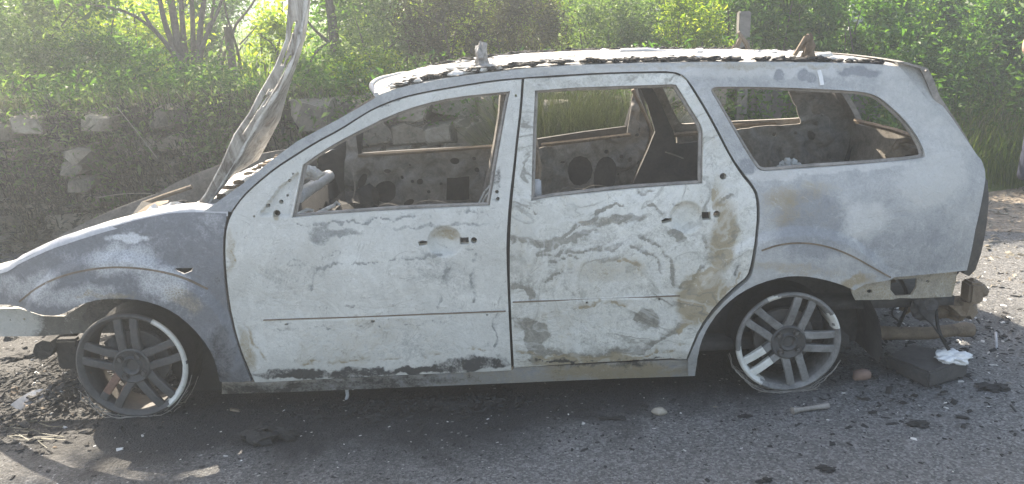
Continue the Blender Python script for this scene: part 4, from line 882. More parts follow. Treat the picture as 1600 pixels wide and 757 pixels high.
# ash and flakes lying on the roof
mb = MB()
for i in range(170):
    u = g.uniform()**1.6; x = 1.05+u*1.9; yy = g.uniform(.3, 1.3); s_ = g.uniform(.006, .02)
    zz = np.interp(x, rp[:, 0], rp[:, 2])+.016
    mb.lump((x, yy, zz), (s_*1.6, s_, s_*.45), i, .6, 2, 1)
mb.build('ash_flakes', M['ash'], CAR, False)['kind'] = 'stuff'
mb = MB()
for i in range(70):
    x = g.uniform(1.08, 1.55); p0 = np.interp(x, rp[:, 0], rp[:, 1]); s_ = g.uniform(.006, .016)
    mb.lump((x, p0+g.uniform(.01, .12), np.interp(x, rp[:, 0], rp[:, 2])+.012), (s_*1.7, s_, s_*.7), i+300, .7, 2, 1)
mb.build('ash_flakes', M['ash'], CAR, False)['kind'] = 'stuff'
# stubs of the roof-rack feet, strap, loose tubes on the roof
MB().lump(PL(752.5, 90, .32), (.026, .022, .058), 41, .4, 2.2, 3).lump(PL(750, 78, .32), (.016, .014, .022), 42, .5, 2.4).box(PL(757, 100, .30), (.05, .03, .012), Matrix.Rotation(.3, 3, 'Y'), .003).lump(PL(755, 104, .30), (.05, .03, .014), 3, .5).build('roof_rack_foot', rough_mat('ashen_cast_foot', (.16, .15, .14), (.42, .4, .38), 30, .8, .7, .006), CAR)
MB().lump(PL(1262, 80, .34), (.026, .02, .060), 44, .45, 2.4, 3).lump(PL(1261, 62, .34), (.016, .014, .022), 45, .5, 2.4).box(PL(1263, 94, .34), (.075, .04, .02), Matrix.Rotation(-.15, 3, 'Y'), .004).tube([PL(a, b, .33) for a, b in [(1236, 95), (1247, 78), (1259, 58)]], .008, 6).tube([PL(a, b, .3) for a, b in [(1258, 90), (1270, 100), (1279, 110)]], .013, 6).build('roof_rack_foot', M['rust'], CAR)
MB().tube([PL(a, b, 1.35) for a, b in [(1174, 86), (1166, 68), (1154, 50)]], [.02, .017, .012], 5, True, .5).lump(PL(1150, 76, 1.35), (.02, .02, .02), 9, .5).tube([PL(a, b, 1.35) for a, b in [(1139, 84), (1152, 72), (1158, 60)]], .012, 6).build('roof_rack_foot', M['rust'], CAR)
MB().tube([PL(a, b, .8) for a, b in [(962, 88), (970, 81), (1010, 80), (1040, 83), (1075, 89)]], [.008, .014, .016, .013, .006], 7).build('loose_rail', M['pale'], CAR)
MB().tube([PL(a, b, .9) for a, b in [(1172, 92), (1185, 87), (1205, 83), (1222, 86), (1232, 96)]], .011, 7).build('loose_rail', M['ash'], CAR)
MB().tube([PL(a, b, 1.1) for a, b in [(1175, 83), (1200, 81), (1235, 84)]], .010, 7).build('loose_rail', M['ash'], CAR)
MB().tube([PL(a, b, .5) for a, b in [(1274, 88), (1296, 86), (1300, 92)]], .014, 7).build('loose_rail', M['ash'], CAR)

# ---- tailgate: a curved frame with its glass gone
prof = pss([(1402, 96), (1441, 107), (1449, 122), (1464, 151), (1489, 184), (1512, 215), (1535, 252), (1541, 275)])
TZ = prof[:, 2][::-1]; TX = prof[:, 0][::-1]
def tg(yz, d):
    out = []
    for y, z in yz:
        x = float(np.interp(z, TZ, TX)); s = (y-YMID)/.65
        out.append((x+.07*(1-s*s)-d, y, z))
    return out
ys = np.linspace(.235, 1.465, 33); zs = np.concatenate([np.linspace(.50, .86, 9), np.linspace(.88, prof[0, 2]-.002, 15)])
vi = {}; V = []; F = []
def vid(j, k, side):
    key = (j, k, side)
    if key not in vi:
        z = zs[k]; ins = .01+.30*max(0, z-.84)*.35
        y = YMID+(ys[j]-YMID)*(1-ins/.65*.9); vi[key] = len(V); V.append(tg([(y, z)], .03*side)[0])
    return vi[key]
for j in range(32):
    for k in range(len(zs)-1):
        yc = (ys[j]+ys[j+1])/2; zc = (zs[k]+zs[k+1])/2
        if .33 < yc < 1.37 and .885 < zc < 1.17: continue
        F.append((vid(j, k, 0), vid(j+1, k, 0), vid(j+1, k+1, 0), vid(j, k+1, 0))); F.append((vid(j, k, 1), vid(j, k+1, 1), vid(j+1, k+1, 1), vid(j+1, k, 1)))
e_ = {}
for f in F:
    for a, b in zip(f, f[1:]+f[:1]): e_[(a, b)] = 1
inv = {v: k for k, v in vi.items()}
for (a, b) in list(e_):
    if (b, a) not in e_ and inv[a][2] == 0: F.append((b, a, vid(*inv[a][:2], 1), vid(*inv[b][:2], 1)))
strip = xz(dline+[(1535, 252), (1489, 184), (1464, 151), (1449, 122), (1441, 107), (1402, 96)])
panel('tailgate_side', strip, [], lambda x, z: S(x, z)+.012, .02, M['side'], CAR, .015, stains((.6, 0, -.3), []))
TG = MB().add(V, F).build('tailgate', M['inner'], CAR, True, 50)
MB().tube([tg([(.30, .90)], .05)[0], tg([(.6, .895)], .05)[0], tg([(1.0, .90)], .05)[0], tg([(1.35, .905)], .05)[0]], .014, 6).build('window_ledge', M['rust'], CAR)
# spoiler lip at the roof end
mb = MB(); sp = [tg([(y, prof[1, 2])], 0)[0] for y in np.linspace(.25, 1.45, 17)]
mb.tube([(a-.016, b, c-.008) for a, b, c in sp], [.004+.010*math.sin(math.pi*k/16) for k in range(17)], 8).build('tailgate_spoiler', M['inner'], CAR)
# burnt-out tail lamp housing wrapped round the corner
lamp_o = [(1541, 276), (1547, 284), (1549, 310), (1546, 350), (1537, 398), (1528, 424), (1518, 434), (1509, 430), (1513, 421), (1526, 360), (1536, 315)]
for mir in (False, True): panel('tail_lamp', xz(lamp_o), [], lambda x, z: S(x, z)+.018, .10, rough_mat('melted_lamp_housing', (.022, .02, .018), (.065, .056, .048), 16, .6, .4, .006) if not mir else M['inner_dark'], CAR, .02, None, mir)
# rear lower corner behind the lost bumper
lc_o = [(1338, 458), (1352, 447), (1397, 437), (1460, 431), (1506, 428), (1504, 445), (1498, 470), (1440, 473), (1395, 475), (1345, 476), (1340, 466)]
lc_h = [[(1401, 444), (1442, 441), (1441, 456), (1433, 468), (1409, 470), (1400, 459)], pxc(1367, 462, 4, 3), pxc(1459, 446, 2.6, 2)]
panel('rear_corner_panel', xz(lc_o), hol(lc_h), lambda x, z: S(x, z)+.05, .01, burnt_metal('rear_corner_steel', (.2, .185, .155), (.38, .37, .34)), CAR, .012, stains((.5, .5, -.3), [(1350, 465, 20, 15, 0, 2, .6), (1500, 450, 8, 25, 0, 1, .5)]))
mb = MB(); mb.tube([(3.30, .16, .44), (3.36, .4, .44), (3.38, .85, .44), (3.36, 1.3, .44), (3.30, 1.54, .44)], .05, 8, True, .6).build('bumper_beam', M['inner_dark'], CAR)
mb = MB().box(PL(1519, 455, .2), (.06, .08, .09), None, .01).tube([PL(1515, 440, .2), PL(1530, 452, .2), PL(1539, 458, .2)], [.02, .028, .022], 8).lump(PL(1500, 480, .25), (.07, .06, .04), 5, .5).lump(PL(1490, 490, .28), (.05, .05, .025), 6, .5).tube([PL(1510, 470, .22), PL(1505, 490, .22), PL(1498, 500, .24)], [.03, .022, .01], 7)
mb.build('bumper_bracket', M['rust'], CAR)
MB().box(PL(1475, 482, .3), (.16, .1, .06), None, .01).build('tow_bracket', M['rust'], CAR)
MB().tube([PL(1300, 520, .45), PL(1340, 519, .42), PL(1400, 521, .40), PL(1450, 521, .38), PL(1492, 516, .36), PL(1506, 515, .36), PL(1519, 516, .36)], [.036, .034, .030, .028, .027, .034, .03], 12).build('exhaust_pipe', M['rust'], CAR)
mb = MB().box((2.55, .85, .22), (.9, .7, .10), None, .03).tube([(2.615, .2, .2), (2.615, .85, .17), (2.615, 1.5, .2)], .05, 8).box((2.3, .5, .12), (.5, .3, .08), None, .03).box((.9, .85, .11), (1.2, .3, .05))
mb.tube([(2.3, .28, .2), (2.6, .26, .2)], .03, 8).build('axle_and_fuel_tank', M['inner_dark'], CAR)
# wheel-arch liners: dark half drums
def liner(cx, cz, r0, x0=-10, x1=190):
    mb = MB(); prof = [(r0+.01, .06), (r0+.01, .30), (.03, .30)]
    V = []; F = []; n = 28
    for k in range(n+1):
        a = R(x0)+R(x1-x0)*k/n
        for r_, h in prof: V.append((cx+r_*math.cos(a), h, cz+r_*math.sin(a)))
    for k in range(n):
        for i in range(2): F.append((k*3+i, k*3+i+1, (k+1)*3+i+1, (k+1)*3+i))
    mb.add(V, F).build('wheel_arch_liner', M['inner_dark'], CAR)
    MB().add([(a, 2*YMID-b, c) for a, b, c in V], F).build('wheel_arch_liner', M['inner_dark'], CAR)
liner(2.63, .16, .36)
liner(.0, .20, .33, -10, 118)
# front: inner wing rail, engine lumps, strut tower, crumpled plates
panel('inner_wing', xzp([(-80, 484), (0, 483), (30, 482), (66, 494), (100, 495), (140, 470), (200, 462), (290, 470), (345, 520), (345, 640), (300, 640), (240, 520), (122, 521), (60, 526), (0, 526), (-80, 527)], .26), [xzp(pxc(38, 499, 2.), .26), xzp(pxc(16, 500, 1.5), .26)], far_plane(.26), .02, burnt_metal('inner_wing_steel', (.12, .115, .1), (.5, .5, .47), craq=0), CAR, .02, stains((-.2, .2, .1), [(20, 505, 55, 40, 0, 0, 1.1), (200, 490, 90, 60, 0, 2, .5), (320, 570, 60, 70, 0, 2, .8)]))  # pale front end, dark arch part: light and shade put into the stain
MB().tube([(-.5, .3, .2), (-.53, .85, .19), (-.5, 1.4, .2)], .05, 8, True, .8).box((-.42, .36, .16), (.10, .05, .14), None, .01).build('front_crossmember', M['char'], CAR)
mb = MB()
for i, (c, s_) in enumerate([((0, .8, .5), (.28, .35, .16)), ((.3, .5, .55), (.15, .2, .15)), ((.25, 1.2, .52), (.2, .2, .16)), ((-.25, .9, .42), (.16, .4, .16))]): mb.lump(c, s_, i+40, .4, 1.8, 3)
mb.build('engine_block', M['char'], CAR, False)
mb = MB()
for i, (a, b, y_, s_) in enumerate([(185, 352, .2, .02), (236, 340, .3, .025), (245, 333, .35, .03), (256, 334, .3, .022), (268, 328, .35, .03), (232, 344, .25, .018), (278, 326, .35, .02)]): MB().lump(PL(a, b, y_), (s_*1.3, s_, s_), i+60, .6).build('burnt_fitting', M['rust' if i % 2 else 'ash'], CAR, False)
MB().tube([PL(a, b, .4) for a, b in [(272, 335), (276, 328), (283, 324), (289, 329)]], .006, 6).build('bent_pipe', M['ash'], CAR, False)
MB().tube([PL(a, b, .5) for a, b in [(240, 328), (262, 321), (278, 319)]], .007, 6).build('bent_pipe', M['ash'], CAR, False)
for k, (pts, y_, r_) in enumerate([([(205, 350), (222, 338), (240, 331), (252, 337)], .45, .010), ([(248, 338), (258, 326), (270, 323), (281, 332)], .5, .012), ([(262, 333), (275, 318), (290, 314), (298, 326)], .7, .010), ([(215, 344), (230, 327), (250, 322), (266, 330)], .8, .012), ([(276, 330), (286, 320), (296, 322), (302, 330)], .4, .008), ([(172, 356), (184, 349), (196, 347)], .3, .010), ([(225, 318), (260, 305), (300, 292)], 1.2, .012)]):
    MB().tube(smooth_poly([PL(a, b, y_) for a, b in pts], 2), r_, 7).build('burnt_hose', M['char' if k % 3 else 'rust'], CAR, False)
mb = MB(); V = []; F = []
up = [(196, 352), (206, 341), (216, 331), (230, 321), (246, 315), (264, 313)]; dn = [(206, 354), (222, 347), (232, 338), (240, 328), (250, 321), (262, 317)]
for a, b in zip(up, dn): V += [PL(*a, .55), PL(*b, .5), PL(*b, .515), PL(*a, .565)]
for i in range(5): F += [(i*4+k, i*4+(k+1) % 4, i*4+4+(k+1) % 4, i*4+4+k) for k in range(4)]
mb.add(V, F+[(3, 2, 1, 0), (20, 21, 22, 23)]).build('headlamp_panel', M['rust'], CAR)
# scuttle under the windscreen, white with ash
nx, ny = 10, 30; V = []
for i in range(nx):
    for j in range(ny):
        u, v = i/(nx-1), j/(ny-1); bow = .10*(1-(2*v-1)**2)
        x = .27+.30*u-bow*.7; y = .13+1.44*v; V.append((x, y, .815+.02*u+.012*noise.noise(Vector((x*9, y*9, 4)))))
MB().add(V, [(i*ny+j, (i+1)*ny+j, (i+1)*ny+j+1, i*ny+j+1) for i in range(nx-1) for j in range(ny-1)]).build('scuttle_panel', M['ash'], CAR)
mb = MB()
for i in range(26): mb.lump((g.uniform(.26, .5), g.uniform(.15, 1.4), .835), (g.uniform(.01, .04), g.uniform(.008, .02), .01), i+500, .6, 2, 1)
mb.build('ash_flakes', M['rust'], CAR, False)['kind'] = 'stuff'
MB().tube([PL(350, 283, .9), PL(370, 276, 1.0), PL(392, 272, 1.05)], .008, 6).build('wiper_remains', M['rust'], CAR, False)
# ---- bonnet: thrown open, warped by the heat
def rail3(px, y): return np.array([PL(a, b, y) for a, b in px])
def resn(P_, n):
    d = np.r_[0, np.cumsum(np.linalg.norm(np.diff(P_, axis=0), axis=1))]; u = np.linspace(0, d[-1], n); return np.stack([np.interp(u, d, P_[:, k]) for k in range(3)], -1)
nL = 150
Ar = resn(rail3([(300, 333), (322, 305), (345, 262), (366, 212), (390, 178), (405, 148), (430, 106), (448, 63), (452, 10), (452, -60)], .16), nL)
Br = resn(rail3([(318, 332), (340, 300), (361, 267), (385, 225), (412, 180), (438, 140), (460, 92), (474, 40), (482, -10), (486, -60)], .22), nL)
Bm = resn(rail3([(352, 281), (369, 262), (388, 226), (420, 180), (444, 138), (464, 92), (477, 40), (484, -10), (488, -60)], .60), nL)
Cr = resn(rail3([(404, 250), (414, 232), (438, 187), (449, 146), (462, 106), (474, 60), (482, 30), (487, -20), (490, -60)], 1.10), nL)
Dr = Cr+np.array([-.02, .3, .02])
V = []; rails = [(Ar, 0), (Br, 24), (Bm, 44), (Cr, 68)]; nc = 69
for i in range(nL):
    for j in range(nc):
        for (r0, a), (r1, b) in zip(rails[:-1], rails[1:]):
            if a <= j <= b: u = (j-a)/(b-a); p = r0[i]*(1-u)+r1[i]*u; break
        s = i/nL
        rdg = lambda q, k1, k2, o_: 1-2*abs(noise.noise(Vector((j*k1, s*k2, o_))))       # sharp creases along the sheet
        if j < 25: w_ = .026*noise.noise(Vector((j*.3, s*4, 2)))+.016*(rdg(0, .22, 3.5, 5)-.4)+.008*noise.noise(Vector((j*.45, s*24, 5)))
        else: w_ = .026*noise.noise(Vector((j*.13, s*6, 9)))+.014*(rdg(0, .12, 7, 8)-.4)+.005*noise.noise(Vector((j*.35, s*26, 3)))
        w_ *= .75*math.sin(math.pi*min(1, (j+.5)/68))**.6; V.append(p+np.array([w_, w_*.5, w_*.4]))
V = np.array(V); F = np.array([(i*nc+j, i*nc+j+1, (i+1)*nc+j+1, (i+1)*nc+j) for i in range(nL-1) for j in range(nc-1) if not ((8 <= j <= 12 and (52 <= i <= 80 or 95 <= i <= 118) and noise.noise(Vector((i*.2, j*.5, 0))) < .25) or (16 <= j <= 18 and 70 <= i <= 100))])
BON = MB().add(V, F).build('bonnet', M['bonnet'], CAR)
md = BON.modifiers.new('thickness', 'SOLIDIFY'); md.thickness = .006
mb = MB(); mb.tube([p+np.array([.006*noise.noise(Vector(p*9)), -.010, .004]) for p in resn(Br, 60)], [.006+.003*math.sin(k*.9) for k in range(60)], 6)
mb.build('bonnet_flange', M['ash'], BON)

# ---- wheels: bare alloy rims, tyres burnt away
def wheel(cx, cz, cy, ang0, rm, pale, tyre=True, sc_=1.):
    Wc = (cx, cy, cz)
    mb = MB().lathe([(.196, .018), (.203, .004), (.212, -.002), (.219, .001), (.222, .010), (.219, .018), (.210, .022), (.205, .05), (.205, .15), (.218, .17), (.222, .178), (.217, .178), (.198, .155), (.193, .05), (.196, .018)], Wc, 'Y', 96)
    o = mb.build('wheel', rm, CAR, True, 50); o.data.materials.append(M['lip']); o.data.materials.append(M['char'])
    for p in o.data.polygons:
        c = p.center; a = math.degrees(math.atan2(c.z-cz, c.x-cx)) % 360
        if math.hypot(c.x-cx, c.z-cz) > .2015 and c.y-cy > .03: p.material_index = 2; continue
        for lo, hi in pale:
            j = 9*noise.noise(Vector(c*60)); d = (c.y-cy)
            if lo+j < a < hi+j and d < .12: p.material_index = 1
    mb = MB()
    for k in range(5):
        th = R(ang0+72*k)
        for s in (-1, 1):
            V = []; off = s*.0285
            for r_, wd, yf, yb in ((.055, .019, .012, .045), (.10, .0185, .004, .035), (.16, .018, .004, .03), (.202, .0195, .012, .03)):
                o2 = off*(1.0 if r_ < .1 else 1+.15*(r_-.1)/.1)
                for t_, y_ in ((-wd, yf+.004), (-wd*.75, yf), (wd*.75, yf), (wd, yf+.004), (wd*.8, yb), (-wd*.8, yb)):
                    ur, ut = r_, o2+t_*.9
                    V.append((cx+ur*math.cos(th)-ut*math.sin(th), cy+y_, cz+ur*math.sin(th)+ut*math.cos(th)))
            F = [(q*6+i, q*6+(i+1) % 6, q*6+6+(i+1) % 6, q*6+6+i) for q in range(3) for i in range(6)]+[(5, 4, 3, 2, 1, 0), tuple(18+i for i in range(6))]
            mb.add(V, F)
    MB().lathe([(.001, .016), (.022, .016), (.025, .006), (.034, .000), (.039, .006), (.042, .010), (.060, .008), (.068, .002), (.074, .006), (.074, .05)], Wc, 'Y', 48).build('hub_centre', M['hub'], o)
    sp = mb.build('spokes', rm, o, True, 35)
    if pale:
        sp.data.materials.append(M['lip'])
        for p in sp.data.polygons:
            c = p.center; a = math.degrees(math.atan2(c.z-cz, c.x-cx)) % 360; r_ = math.hypot(c.z-cz, c.x-cx)
            for lo, hi in pale[:1]:
                if lo < a < hi and r_ > .1 and (r_ > .188 or (rm is M['rimr'] and r_ > .09+.05*noise.noise(Vector(c*40)))): p.material_index = 1
    if rm is M['rimf'] and pale:                # orange sunlight through the wheel put into the spoke colour
        sp.data.materials.append(M['sun_tint'])
        for p in sp.data.polygons:
            c = p.center; a = math.degrees(math.atan2(c.z-cz, c.x-cx)) % 360; r_ = math.hypot(c.z-cz, c.x-cx)
            if 185 < a < 245 and r_ < .165+.03*noise.noise(Vector(c*50)): p.material_index = 2
    for k in range(4):
        a = R(45+90*k+ang0*.1); c = (cx+.053*math.cos(a), cy, cz+.053*math.sin(a))
        MB().lathe([(.0005, -.002), (.006, -.002), (.008, -.004), (.009, .006), (.0125, .005), (.0135, .000), (.0150, .010)], c, 'Y', 14).build('lug_nut', M['disc'], o)
    MB().lathe([(.03, .07), (.125, .07), (.128, .075), (.128, .09), (.03, .095)], Wc, 'Y', 40).lathe([(.02, .05), (.07, .05), (.07, .08)], Wc, 'Y', 24).build('brake_disc', M['disc'], o)
    MB().box((cx+.085*math.cos(R(150)), cy+.08, cz+.085*math.sin(R(150))), (.07, .07, .12), Matrix.Rotation(R(-30), 3, 'Y'), .012).build('brake_caliper', M['inner_dark'], o)
    if sc_ != 1.:
        for ob in [o]+list(o.children):
            me = ob.data; co_ = np.empty(len(me.vertices)*3, np.float32); me.vertices.foreach_get('co', co_); co_ = co_.reshape(-1, 3)
            co_[:] = (co_-np.array(Wc))*sc_+np.array(Wc); me.vertices.foreach_set('co', co_.ravel()); me.update()
    return o
M['sun_tint'] = rough_mat('sun_tinted_alloy', (.10, .055, .04), (.24, .13, .09), 18, .7, .4, .004, (.06, .05, .045))
W1 = wheel(0., .22, .03, 90, M['rimf'], [(0, 62), (308, 360)])
W2 = wheel(2.615, .212, .03, 70, M['rimr'], [(186, 240), (104, 118), (18, 34)], True, .945)
for (a, b, c) in ((0., .22, 50), (2.615, .215, 10)):
    wf = wheel(a, b, -1.62, c, M['rimf'], [])
    # turned to face the far side
    wf.matrix_basis = Matrix.Rotation(math.pi, 4, 'Z') @ Matrix.Translation((-2*a+2*1.4, 0, 0)) if False else wf.matrix_basis
    wf.location = (0, 0, 0)
    for ob in [wf]+list(wf.children):
        me = ob.data
        co_ = np.empty(len(me.vertices)*3, np.float32); me.vertices.foreach_get('co', co_); co_ = co_.reshape(-1, 3)
        co_[:, 1] *= -1; co_[:, 1] += .05; me.vertices.foreach_set('co', co_.ravel()); me.flip_normals(); me.update()
# charred tyre cord still lying round the foot of the front wheel
mb = MB()
for i in range(7):
    r_ = .226+g.uniform(0, .012); a0 = R(200+g.uniform(-5, 20)); a1 = R(320+g.uniform(-20, 20))
    mb.tube([(r_*math.cos(a0+(a1-a0)*k/14), .05+.02*i, max(.006, .222+r_*math.sin(a0+(a1-a0)*k/14))) for k in range(15)], .006, 5)
mb.build('tyre_cord', M['char'], CAR, False)
for wx in (0., 2.615):
    mb = MB()
    for i in range(26):
        r_ = .222+g.uniform(0, .035)*(1 if wx == 0 else .5); a0 = R(g.uniform(190, 260)); a1 = a0+R(g.uniform(40, 100)); yy = g.uniform(.02, .17)
        mb.tube([(wx+r_*math.cos(a0+(a1-a0)*k/10)+.006*g.normal(), yy+.004*g.normal(), max(.004, .217+r_*math.sin(a0+(a1-a0)*k/10)+.004*g.normal())) for k in range(11)], .0018, 4)
    mb.build('tyre_wire', M['inner'], CAR, False)['kind'] = 'stuff'
# burnt loom and torn strips hanging under the tail
for i in range(12):
    x0, y0 = g.uniform(2.98, 3.36), g.uniform(.12, .6); z0 = g.uniform(.28, .42); q = [np.array([x0, y0, z0])]
    for k in range(4): q.append(q[-1]+np.array([g.normal()*.035, g.normal()*.03, -g.uniform(.02, .075)]))
    MB().tube(smooth_poly(q, 2), g.uniform(.003, .008), 5).build('burnt_loom', M['char' if i % 3 else 'rust'], CAR, False)
for i in range(5):
    x0, y0 = g.uniform(3.0, 3.4), g.uniform(.14, .45); MB().lump((x0, y0, g.uniform(.24, .36)), (g.uniform(.03, .07), .02, g.uniform(.02, .05)), 870+i, .7, 2.4).build('torn_bracket', M['rust' if i % 2 else 'inner_dark'], CAR, False)
# conduit loop hanging below the sill
mb = MB(); lp = smooth_poly([(531, 588), (533, 598), (540, 605), (552, 607), (564, 602), (572, 590)], 2); q = [PL(a, b, .14) for a, b in lp]
for i in range(0, len(q)): mb.tube([q[i]+np.array([-.0005, 0, 0]), q[min(i+1, len(q)-1)]*.5+q[i]*.5], .010 if i % 2 else .007, 8)
mb.tube([PL(541, 605, .14), PL(543, 618, .13), PL(540, 628, .12), PL(545, 632, .12)], .008, 6).build('cable_conduit', M['pale'], CAR, False)
# ------------------------------------------------------------------ debris on the road
g = np.random.default_rng(5)
def one(name, mb, mat, label, cat, group=None, smooth=True, ang=50): return tag(mb.build(name, mat, None, smooth, ang), label, cat, group)
# curved pale plastic piece lying by the front wheel
V = []; F = []; up = [(16, 633), (30, 622), (46, 613), (62, 608), (78, 609), (86, 614)]; dn = [(30, 642), (48, 632), (64, 627), (80, 623), (88, 622), (89, 618)]
for a, b in zip(up, dn):
    p, q = GZ(*a, .05), GZ(*b, .015); V += [p, q, q+np.array([0, .004, -.004]), p+np.array([0, .004, -.004])]
for i in range(5): F += [(i*4+k, i*4+(k+1) % 4, i*4+4+(k+1) % 4, i*4+4+k) for k in range(4)]
one('trim_fragment', MB().add(V, F+[(3, 2, 1, 0), (20, 21, 22, 23)]), M['pale'], 'curved pale plastic trim fragment on the ash beside the front wheel', 'debris')
p = GZ(420, 680, .02); mb = MB()
for i in range(6): mb.lump((p[0]+g.normal()*.035, p[1]+g.normal()*.02, .018+.008*g.uniform()), (.05, .028, .02), i+70, .6, 2.2)
for i in range(5):
    a = g.uniform(-.08, .08); mb.tube([(p[0]-.09, p[1]+a*.3, .03), (p[0], p[1]+a*.2, .045+g.uniform(0, .01)), (p[0]+.09, p[1]+a*.5, .02)], .004, 5)
one('charred_bundle', mb, M['char'], 'charred crumpled bundle lying on the asphalt before the front door', 'debris', None, False)
p = GZ(1030, 648); one('stone', MB().lump((p[0], p[1], .012), (.028, .02, .015), 8, .15, 1.2, 3), M['stone'], 'single grey pebble on the asphalt below the rear door', 'stone')
p = GZ(1346, 592); V, F = stone_v((p[0], p[1], .018), (.036, .025, .022), 5, 2, 3.5, .15); one('brick_fragment', MB().add(V, F), rough_mat('red_brick', (.16, .1, .08), (.26, .17, .13), 20), 'reddish brick fragment right of the rear wheel', 'debris')
a, b = GZ(1238, 642, .012), GZ(1294, 634, .012)
one('steel_rod', MB().tube([a, a*.8+b*.2, a*.3+b*.7, b], [.016, .009, .009, .013], 8), M['inner'], 'burnt steel link with thick ends lying before the rear wheel', 'debris')
# slab behind the rear wheel with a white rag on it
TL, TR, BR, BL = GZ(1405, 548, .075), GZ(1512, 552, .085), GZ(1519, 572, .075), GZ(1452, 583, .07)
TL = GZ(1385, 556, .06); tv = [TL, GZ(1425, 536, .075), GZ(1515, 560, .085), GZ(1452, 582, .075)]
V = [tuple(v) for v in tv]+[(v[0], v[1], .004) for v in tv]
bm = bmesh.new(); vs = [bm.verts.new(v) for v in V]
for f in ((3, 2, 1, 0), (4, 5, 6, 7), (0, 1, 5, 4), (1, 2, 6, 5), (2, 3, 7, 6), (3, 0, 4, 7)): bm.faces.new([vs[i] for i in f])
bmesh.ops.bevel(bm, geom=bm.edges[:], offset=.008, segments=2, affect='EDGES'); bmesh.ops.subdivide_edges(bm, edges=[e for e in bm.edges if e.calc_length() > .08], cuts=5, use_grid_fill=True)
for v in bm.verts: v.co += Vector((1, 1, 1))*.003*noise.noise(v.co*22)
bm.verts.index_update(); mb = MB().add([v.co.copy() for v in bm.verts], [[v.index for v in f.verts] for f in bm.faces]); bm.free()
one('sooty_slab', mb, M['inner_dark'], 'sooty rectangular slab on the ground under the rear bumper', 'slab', None, True, 30)
p = GZ(1489, 556, .10); mb = MB().lump((p[0], p[1], .092), (.060, .042, .026), 90, .36, 2.0, 4)
one('crumpled_rag', mb, M['white'], 'crumpled white rag lying on the sooty slab', 'rag')
p = GZ(1557, 535, .03); one('pale_stick', MB().tube([GZ(1556, 520, .05), GZ(1557, 548, .0)], .006, 6), M['pale'], 'short pale stick in the ash behind the car', 'debris')
# burnt wires running from under the nose
for k, pts in enumerate([[(-20, 622), (40, 585), (90, 555), (128, 528)], [(-10, 600), (50, 588), (100, 548), (135, 540)]]):
    one('cable', MB().tube(smooth_poly([GZ(x, y, .03) for x, y in pts], 2), .006, 6), M['char'], ['upper burnt cable lying diagonally under the nose of the car', 'lower burnt cable lying under the nose of the car'][k], 'cable')
def frag_cloud(name, n, cx, cy, sx, sy, s0, s1, mat, label, seed, zmax=.0, fl=.45):
    g = np.random.default_rng(seed); mb = MB()
    for i in range(n):
        x, y = cx+g.normal()*sx, cy+g.normal()*sy; s_ = g.uniform(s0, s1)*(.5+g.exponential(.6))
        s_ = min(s_, s1*1.6)
        zz = zmax*max(0, 1-((x-cx)/sx/1.6)**2-((y-cy)/sy/1.6)**2)
        bm = None
        a = g.uniform(0, 6.28); c, sn = math.cos(a), math.sin(a); lx, ly = s_*g.uniform(.8, 2.2), s_*g.uniform(.4, 1.); h = s_*fl*g.uniform(.5, 1.6)
        t_ = g.normal(size=2)*.25
        V = []
        for (u, v, wz) in ((-1, -1, 0), (1, -1, 0), (1, 1, 0), (-1, 1, 0), (-.6, -.7, 1), (.7, -.5, 1), (.5, .7, 1), (-.7, .6, 1)):
            u2, v2 = u*lx*g.uniform(.7, 1.2), v*ly*g.uniform(.7, 1.2); V.append((x+u2*c-v2*sn, y+u2*sn+v2*c, max(-.002, zz+wz*h+t_[0]*u2+t_[1]*v2)))
        mb.add(V, [(3, 2, 1, 0), (4, 5, 6, 7), (0, 1, 5, 4), (1, 2, 6, 5), (2, 3, 7, 6), (3, 0, 4, 7)])
    o = mb.build(name, mat, None, False); tag(o, label, 'debris', None, 'stuff')
frag_cloud('ash_debris', 3000, -.42, .38, .28, .28, .002, .009, M['char'], 'black burnt crumbs heaped under the nose of the car', 1, .05)
frag_cloud('ash_debris', 110, -.42, .40, .26, .26, .003, .010, M['rust'], 'brownish burnt crumbs under the nose of the car', 2, .05)
frag_cloud('ash_debris', 160, -.45, .40, .24, .25, .002, .006, M['ash'], 'white ash flakes under the nose of the car', 3, .05)
frag_cloud('soot_debris', 1100, 1.15, .02, .35, .07, .002, .008, M['char'], 'black crumbs along the ground below the doors', 4, .012)
frag_cloud('soot_debris', 1400, 1.6, -.25, 1.1, .22, .0012, .0038, M['char'], 'fine black crumbs scattered over the foreground asphalt', 5)
frag_cloud('grit', 150, 1.6, -.25, 1.1, .22, .0015, .0038, M['ash'], 'fine pale grit scattered over the foreground asphalt', 6)
frag_cloud('soot_debris', 1800, 3.3, .45, .5, .5, .002, .007, M['char'], 'black burnt crumbs behind the rear of the car', 7, .015)
frag_cloud('ash_debris', 600, 3.7, .8, .5, .6, .0015, .006, M['ash'], 'pale ash flakes behind the rear of the car', 8)
frag_cloud('roadside_gravel', 1500, 4.7, 2.2, .9, .8, .003, .010, M['stone'], 'pale gravel on the verge right of the car', 9)
frag_cloud('charred_litter', 500, -1.4, 2.0, 1., .6, .004, .02, M['char'], 'charred litter on the ground between wall and bonnet', 10, .02)
